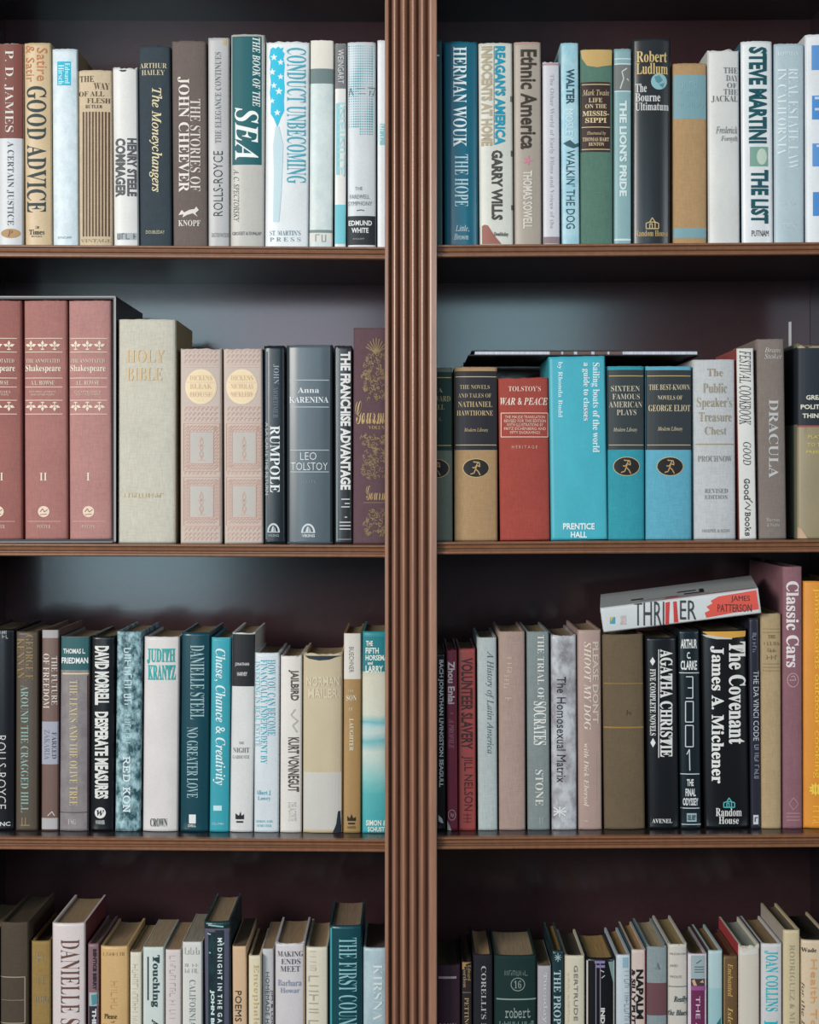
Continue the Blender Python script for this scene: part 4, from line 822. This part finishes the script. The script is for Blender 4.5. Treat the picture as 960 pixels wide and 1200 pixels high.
A4(213.2, 237.5, 1104, 'd3d4cf', 'paper', [marks('b3b3b0', 217, 1110, 233, 1118), marks('a5a7a6', 217, 1129, 233, 1133), marks('a5a7a6', 217, 1135, 233, 1140), t('CALIFORNIA', 'S', '7b848a', 222, 1148, 229, 1202, 'D'), t('IN PHOTOS', 'S', '7b848a', 222, 1208, 229, 1250, 'D')], 'pale grey-white paperback with thin grey vertical title California', soft=True, page='9a9184')
A4(238, 270.5, 1080, '1b4348', 'gloss', [band('5d5868', 1086, 1090), vrules('55556a', 1090, 1320, 241.5, 265.5, wd=5.5, name='border'), rect('1c2c35', 252, 1090, 262.5, 1322, lv=.2), t('M I D N I G H T  I N  T H E  G A R D E N', 'b', 'd9e6e6', 255, 1099, 260.5, 1225, 'D'), t('JOHN BERENDT', 'B', 'cfe3e3', 246, 1160, 251.5, 1240, 'D'), strokes('8fb9b9', 1.6, [(243, 1094), (247, 1095)], [(245, 1116), (247, 1117)], [(258, 1105), (260, 1107), (263, 1105)], [(244, 1084), (262, 1086)], name='artwork')], 'tall dark teal hardback with purple border and spaced white letters', xb=(241.5, 272), h2='15262e', nscale=80, d=.14, page='a08a70')
A4(271.5, 289.5, 1109, 'd6b18a', 'paper', [t('POEMS', 'n', '2a2622', 275.5, 1161, 283, 1197, 'D')], 'peach beige paperback with the black title Poems', soft=True, xb=(273.5, 290), page='6a5a4a')
A4(291, 306.3, 1120, 'ddd2b4', 'paper', [t('Encephalon and', 'S', 'c3ae7f', 296, 1130, 303, 1245, 'D')], 'short thin cream book with gold script lettering and a ragged brown top', page='6f5a40')
A4(307, 321, 1112, 'bcbec2', 'paper', [t('HOMEMADE HEART', 'n', '4a4c52', 311.5, 1139, 315.5, 1222, 'D'), t('JIM & LOUELLA', 'n', '4a4c52', 316.7, 1160, 320.3, 1225, 'D')], 'thin grey paperback with two lines of tiny dark capitals', soft=True, y=.012)
A4(322, 357.5, 1105, 'cdc9cc', 'jacket', [t('MAKING', 'S', '5a5a60', 325, 1114.5, 355, 1121), t('ENDS', 'S', '5a5a60', 329.5, 1123.5, 352, 1130), t('MEET', 'S', '5a5a60', 328.5, 1132, 351.5, 1138.5), t('Barbara', 'S', '8793b0', 325.5, 1148, 353, 1155.5), t('Howar', 'S', '8793b0', 328.5, 1157.5, 351, 1163.5), vrules('d8b99a', 1108, 1320, 356, wd=1.6, name='dark_edge')], 'light lilac-grey hardback with stacked title Making Ends Meet', torn=.0015, d=.12)
A4(358.3, 384.5, 1110, 'd8d0bc', 'jacket', [marks('b9b4a6', 363, 1115, 370, 1140, 'D'), marks('aaa698', 362, 1144, 373, 1250, 'D')], 'cream hardback with faint outlined lettering, beside the dark teal one', y=.002)
A4(385.5, 425, 1085, '0f4954', 'gloss', [t('THE FIRST COUNTESS', 'S', '8cc0c6', 397, 1099, 418.5, 1230, 'D'), vrules('3f9aa6', 1088, 1322, 388, wd=2.2, name='border')], 'tall dark teal hardback with big pale title The First Coun', d=.13, page='96806a')
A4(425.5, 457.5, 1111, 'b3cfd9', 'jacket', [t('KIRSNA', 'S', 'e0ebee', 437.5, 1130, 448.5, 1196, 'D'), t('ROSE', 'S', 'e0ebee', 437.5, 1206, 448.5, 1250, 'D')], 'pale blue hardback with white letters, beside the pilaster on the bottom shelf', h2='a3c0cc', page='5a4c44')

# ---------------------------------------------------------------- bottom shelf, bay B
def B4(*a, **k): return bk('B', 4, *a, group=G, page=k.pop('page', PG), **k)
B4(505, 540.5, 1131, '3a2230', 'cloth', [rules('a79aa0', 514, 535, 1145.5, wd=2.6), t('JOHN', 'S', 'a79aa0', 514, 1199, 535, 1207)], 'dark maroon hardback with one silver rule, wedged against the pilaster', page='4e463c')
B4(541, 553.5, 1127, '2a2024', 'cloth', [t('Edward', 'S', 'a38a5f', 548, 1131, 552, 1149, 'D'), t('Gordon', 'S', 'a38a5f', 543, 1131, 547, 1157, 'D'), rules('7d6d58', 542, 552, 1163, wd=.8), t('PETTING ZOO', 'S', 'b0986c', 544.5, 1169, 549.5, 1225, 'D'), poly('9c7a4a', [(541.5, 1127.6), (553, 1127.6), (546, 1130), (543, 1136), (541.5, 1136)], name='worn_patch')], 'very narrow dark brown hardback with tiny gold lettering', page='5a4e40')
B4(554.3, 578, 1119, '1f2029', 'cloth', [t("CORELLI'S MANDOLIN", 'S', 'b3b3b3', 564, 1132, 570, 1265, 'D')], 'dark navy hardback with widely spaced silver capitals', page='a98a68')
B4(579, 629.5, 1120, '13302f', 'cloth', [marks('6a7d78', 592, 1137.5, 621, 1143), ring('8d9c98', 599, 1146, 615, 1161, .9), t('16', 'S', '8d9c98', 602.5, 1149, 611, 1158), rules('8d9c98', 582, 629, 1171, wd=1.6), t('robert', 'm', '8d9c98', 592, 1181, 622, 1193), marks('7d8d88', 586, 1197, 625, 1203)], 'thick dark green hardback with a ringed emblem above a thin line', page='a08c72')
B4(630, 646.5, 1132, 'aca8b0', 'paper', [t('Tuesdays with', 'm', 'd9d6d0', 636, 1140, 642, 1245, 'D')], 'narrow lilac-grey paperback between the dark green books', soft=True, page='7a6a52')
B4(647, 661, 1114, '1d3b42', 'gloss', [t('THE PROPHET', 's', 'a9c3c6', 649, 1137, 657.5, 1226, 'D'), strokes('9fb9bc', .9, [(650, 1122), (658, 1122)], [(654, 1117), (654, 1127)], [(651, 1119), (657, 1125)], [(657, 1119), (651, 1125)], name='emblem')], 'narrow dark teal hardback titled The Prophet with a small star', page='8f7346', d=.13)
B4(661.8, 686, 1120, 'd3cbb3', 'paper', [t('GERTRUDE CLARKE', 'n', '77736a', 672.5, 1131, 677, 1248, 'D'), marks('bdb6a2', 665, 1140, 667, 1220, 'D')], 'cream hardback with slim dark capitals, beside the dark teal one', page='4e463e', d=.12)
B4(687, 721.5, 1123, '16191f', 'gloss', [vrules('cfcac0', 1126, 1320, 688.5, 720, wd=1.8, name='worn_edge'), vrules('8a8298', 1126, 1320, 698.5, 703.5, wd=1, name='crease'), rect('8a7fb0', 697, 1126, 709, 1129, name='emblem'), rect('8a7fb0', 698, 1131, 709, 1134, name='emblem'), poly('7fa0a0', [(713, 1127), (719, 1127), (719, 1152), (716, 1140)], name='artwork'), t('INDIAN SUMMER', 'B', 'd3d3d3', 704, 1181, 709, 1262, 'D'), strokes('c9c9c9', 1, [(704, 1137), (708, 1139)], [(705, 1146), (709, 1143)], name='artwork')], 'black creased hardback with worn pale edges and two lilac bars', page='b0905f', d=.12)
B4(722, 739.5, 1119, 'c3d0d9', 'jacket', [rect('8fb3c0', 730, 1122, 739, 1134), marks('8a949c', 732, 1138, 737, 1230, 'D')], 'narrow icy white book with pale blue patch, next to bold black lettering', page='a08058', y=.002)
B4(740, 757.5, 1113, 'd3bdb4', 'jacket', [t('NAPALM', 'B', '17181b', 745.5, 1136, 754, 1194, 'D'), t('& SILLY PUTTY', 'B', '17181b', 739.8, 1136, 744.6, 1215, 'D'), vrules('b5303f', 1114, 1320, 756.6, wd=1.6, name='red_edge')], 'pinkish white hardback with heavy black title Napalm', page='a88a62', d=.13, side='2c4a56')
B4(758, 782.5, 1109, '87959a', 'cloth', [rect('6d4a50', 758.2, 1152, 782.3, 1190, lv=.15), t('A', 'S', '5f6d72', 768, 1128, 774, 1136)], 'grey cloth hardback with a wide maroon band', page='b0a080', torn=.0015, side='2d5a6c', d=.13)
B4(783, 806, 1106, 'd0cac0', 'jacket', [t('MEZZROW', 'n', '8a8780', 785, 1116.5, 804, 1119), t('AND', 'n', '8a8780', 785, 1130, 794, 1133), t('WOLFE', 'n', '8a8780', 785, 1143, 799, 1146), rules('55595c', 783.5, 805.5, 1156, wd=.9), t('Really', 'j', '2c4450', 789.5, 1167, 805.5, 1176), t('the Blues', 'j', '2c4450', 783.2, 1183, 805.5, 1190)], 'off-white hardback with slanted dark words the Blues and a thin rule', page='9a8660', torn=.0015)
B4(806.3, 829.5, 1118, 'd6ccd6', 'jacket', [rect('9fb0b5', 810, 1119.5, 829, 1147), rect('4a3a38', 810, 1147, 829, 1155, lv=.36), poly('c9a98c', [(811, 1149), (814, 1147.5), (817, 1155), (813, 1155)], [(820, 1151), (824, 1148), (825, 1152)], name='artwork'), rect('6f2c55', 810, 1155, 829, 1320), rules('97538a', 810, 829, 1158, wd=5), t('THE AGE OF', 'n', 'dcc6d6', 815.5, 1167, 820.5, 1250, 'D'), strokes('4a5a60', 1, [(816, 1129), (819, 1127), (822, 1125)], [(814, 1133), (825, 1133)], [(814, 1136), (825, 1136)], [(814, 1139), (825, 1139)], name='emblem')], 'white-edged hardback with grey head and magenta purple lower panel', page='7d6a4a')
B4(830, 847.5, 1114, 'b3d0d3', 'jacket', [rect('9cc3c8', 830.2, 1158, 847.3, 1320, lv=.15), poly('1f7f80', [(847, 1190), (847, 1202), (838, 1202)], name='artwork')], 'narrow pale aqua hardback with a teal corner', page='8a7050', side='54302e', d=.12)
B4(848, 865, 1120, '6f5232', 'jacket', [t('Enchanted', 'j', 'c9a45f', 853, 1129, 859, 1168, 'D'), t('Isle', 'j', 'c9a45f', 853, 1180, 859, 1200, 'D'), vrules('a38a62', 1122, 1320, 849, wd=1.2, name='worn_edge')], 'narrow golden brown hardback with slanted gold title', page='9c6a58', d=.12)
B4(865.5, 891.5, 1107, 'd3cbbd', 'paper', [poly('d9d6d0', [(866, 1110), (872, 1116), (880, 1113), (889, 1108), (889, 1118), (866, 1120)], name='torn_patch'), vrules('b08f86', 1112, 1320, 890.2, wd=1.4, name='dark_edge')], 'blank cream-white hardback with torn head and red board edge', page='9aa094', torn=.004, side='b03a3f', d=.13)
B4(892, 917.5, 1106, 'd3d3d3', 'jacket', [t('JOAN COLLINS', 's', '31b5c3', 896, 1114, 911.5, 1185, 'D'), t('PRIME', 's', '31b5c3', 896, 1196, 911, 1250, 'D')], 'white hardback with curly bright turquoise name', page='8f7a5e', side='2c5260', d=.13)
B4(918, 938.5, 1090, 'd8c59c', 'jacket', [t('RODRIGUEZ & MENDEZ', 'S', 'a59c86', 925.5, 1107, 931, 1232, 'D')], 'tall narrow pale yellow hardback with faint grey capitals', page='6e6456', side='b9ad9f', d=.13)
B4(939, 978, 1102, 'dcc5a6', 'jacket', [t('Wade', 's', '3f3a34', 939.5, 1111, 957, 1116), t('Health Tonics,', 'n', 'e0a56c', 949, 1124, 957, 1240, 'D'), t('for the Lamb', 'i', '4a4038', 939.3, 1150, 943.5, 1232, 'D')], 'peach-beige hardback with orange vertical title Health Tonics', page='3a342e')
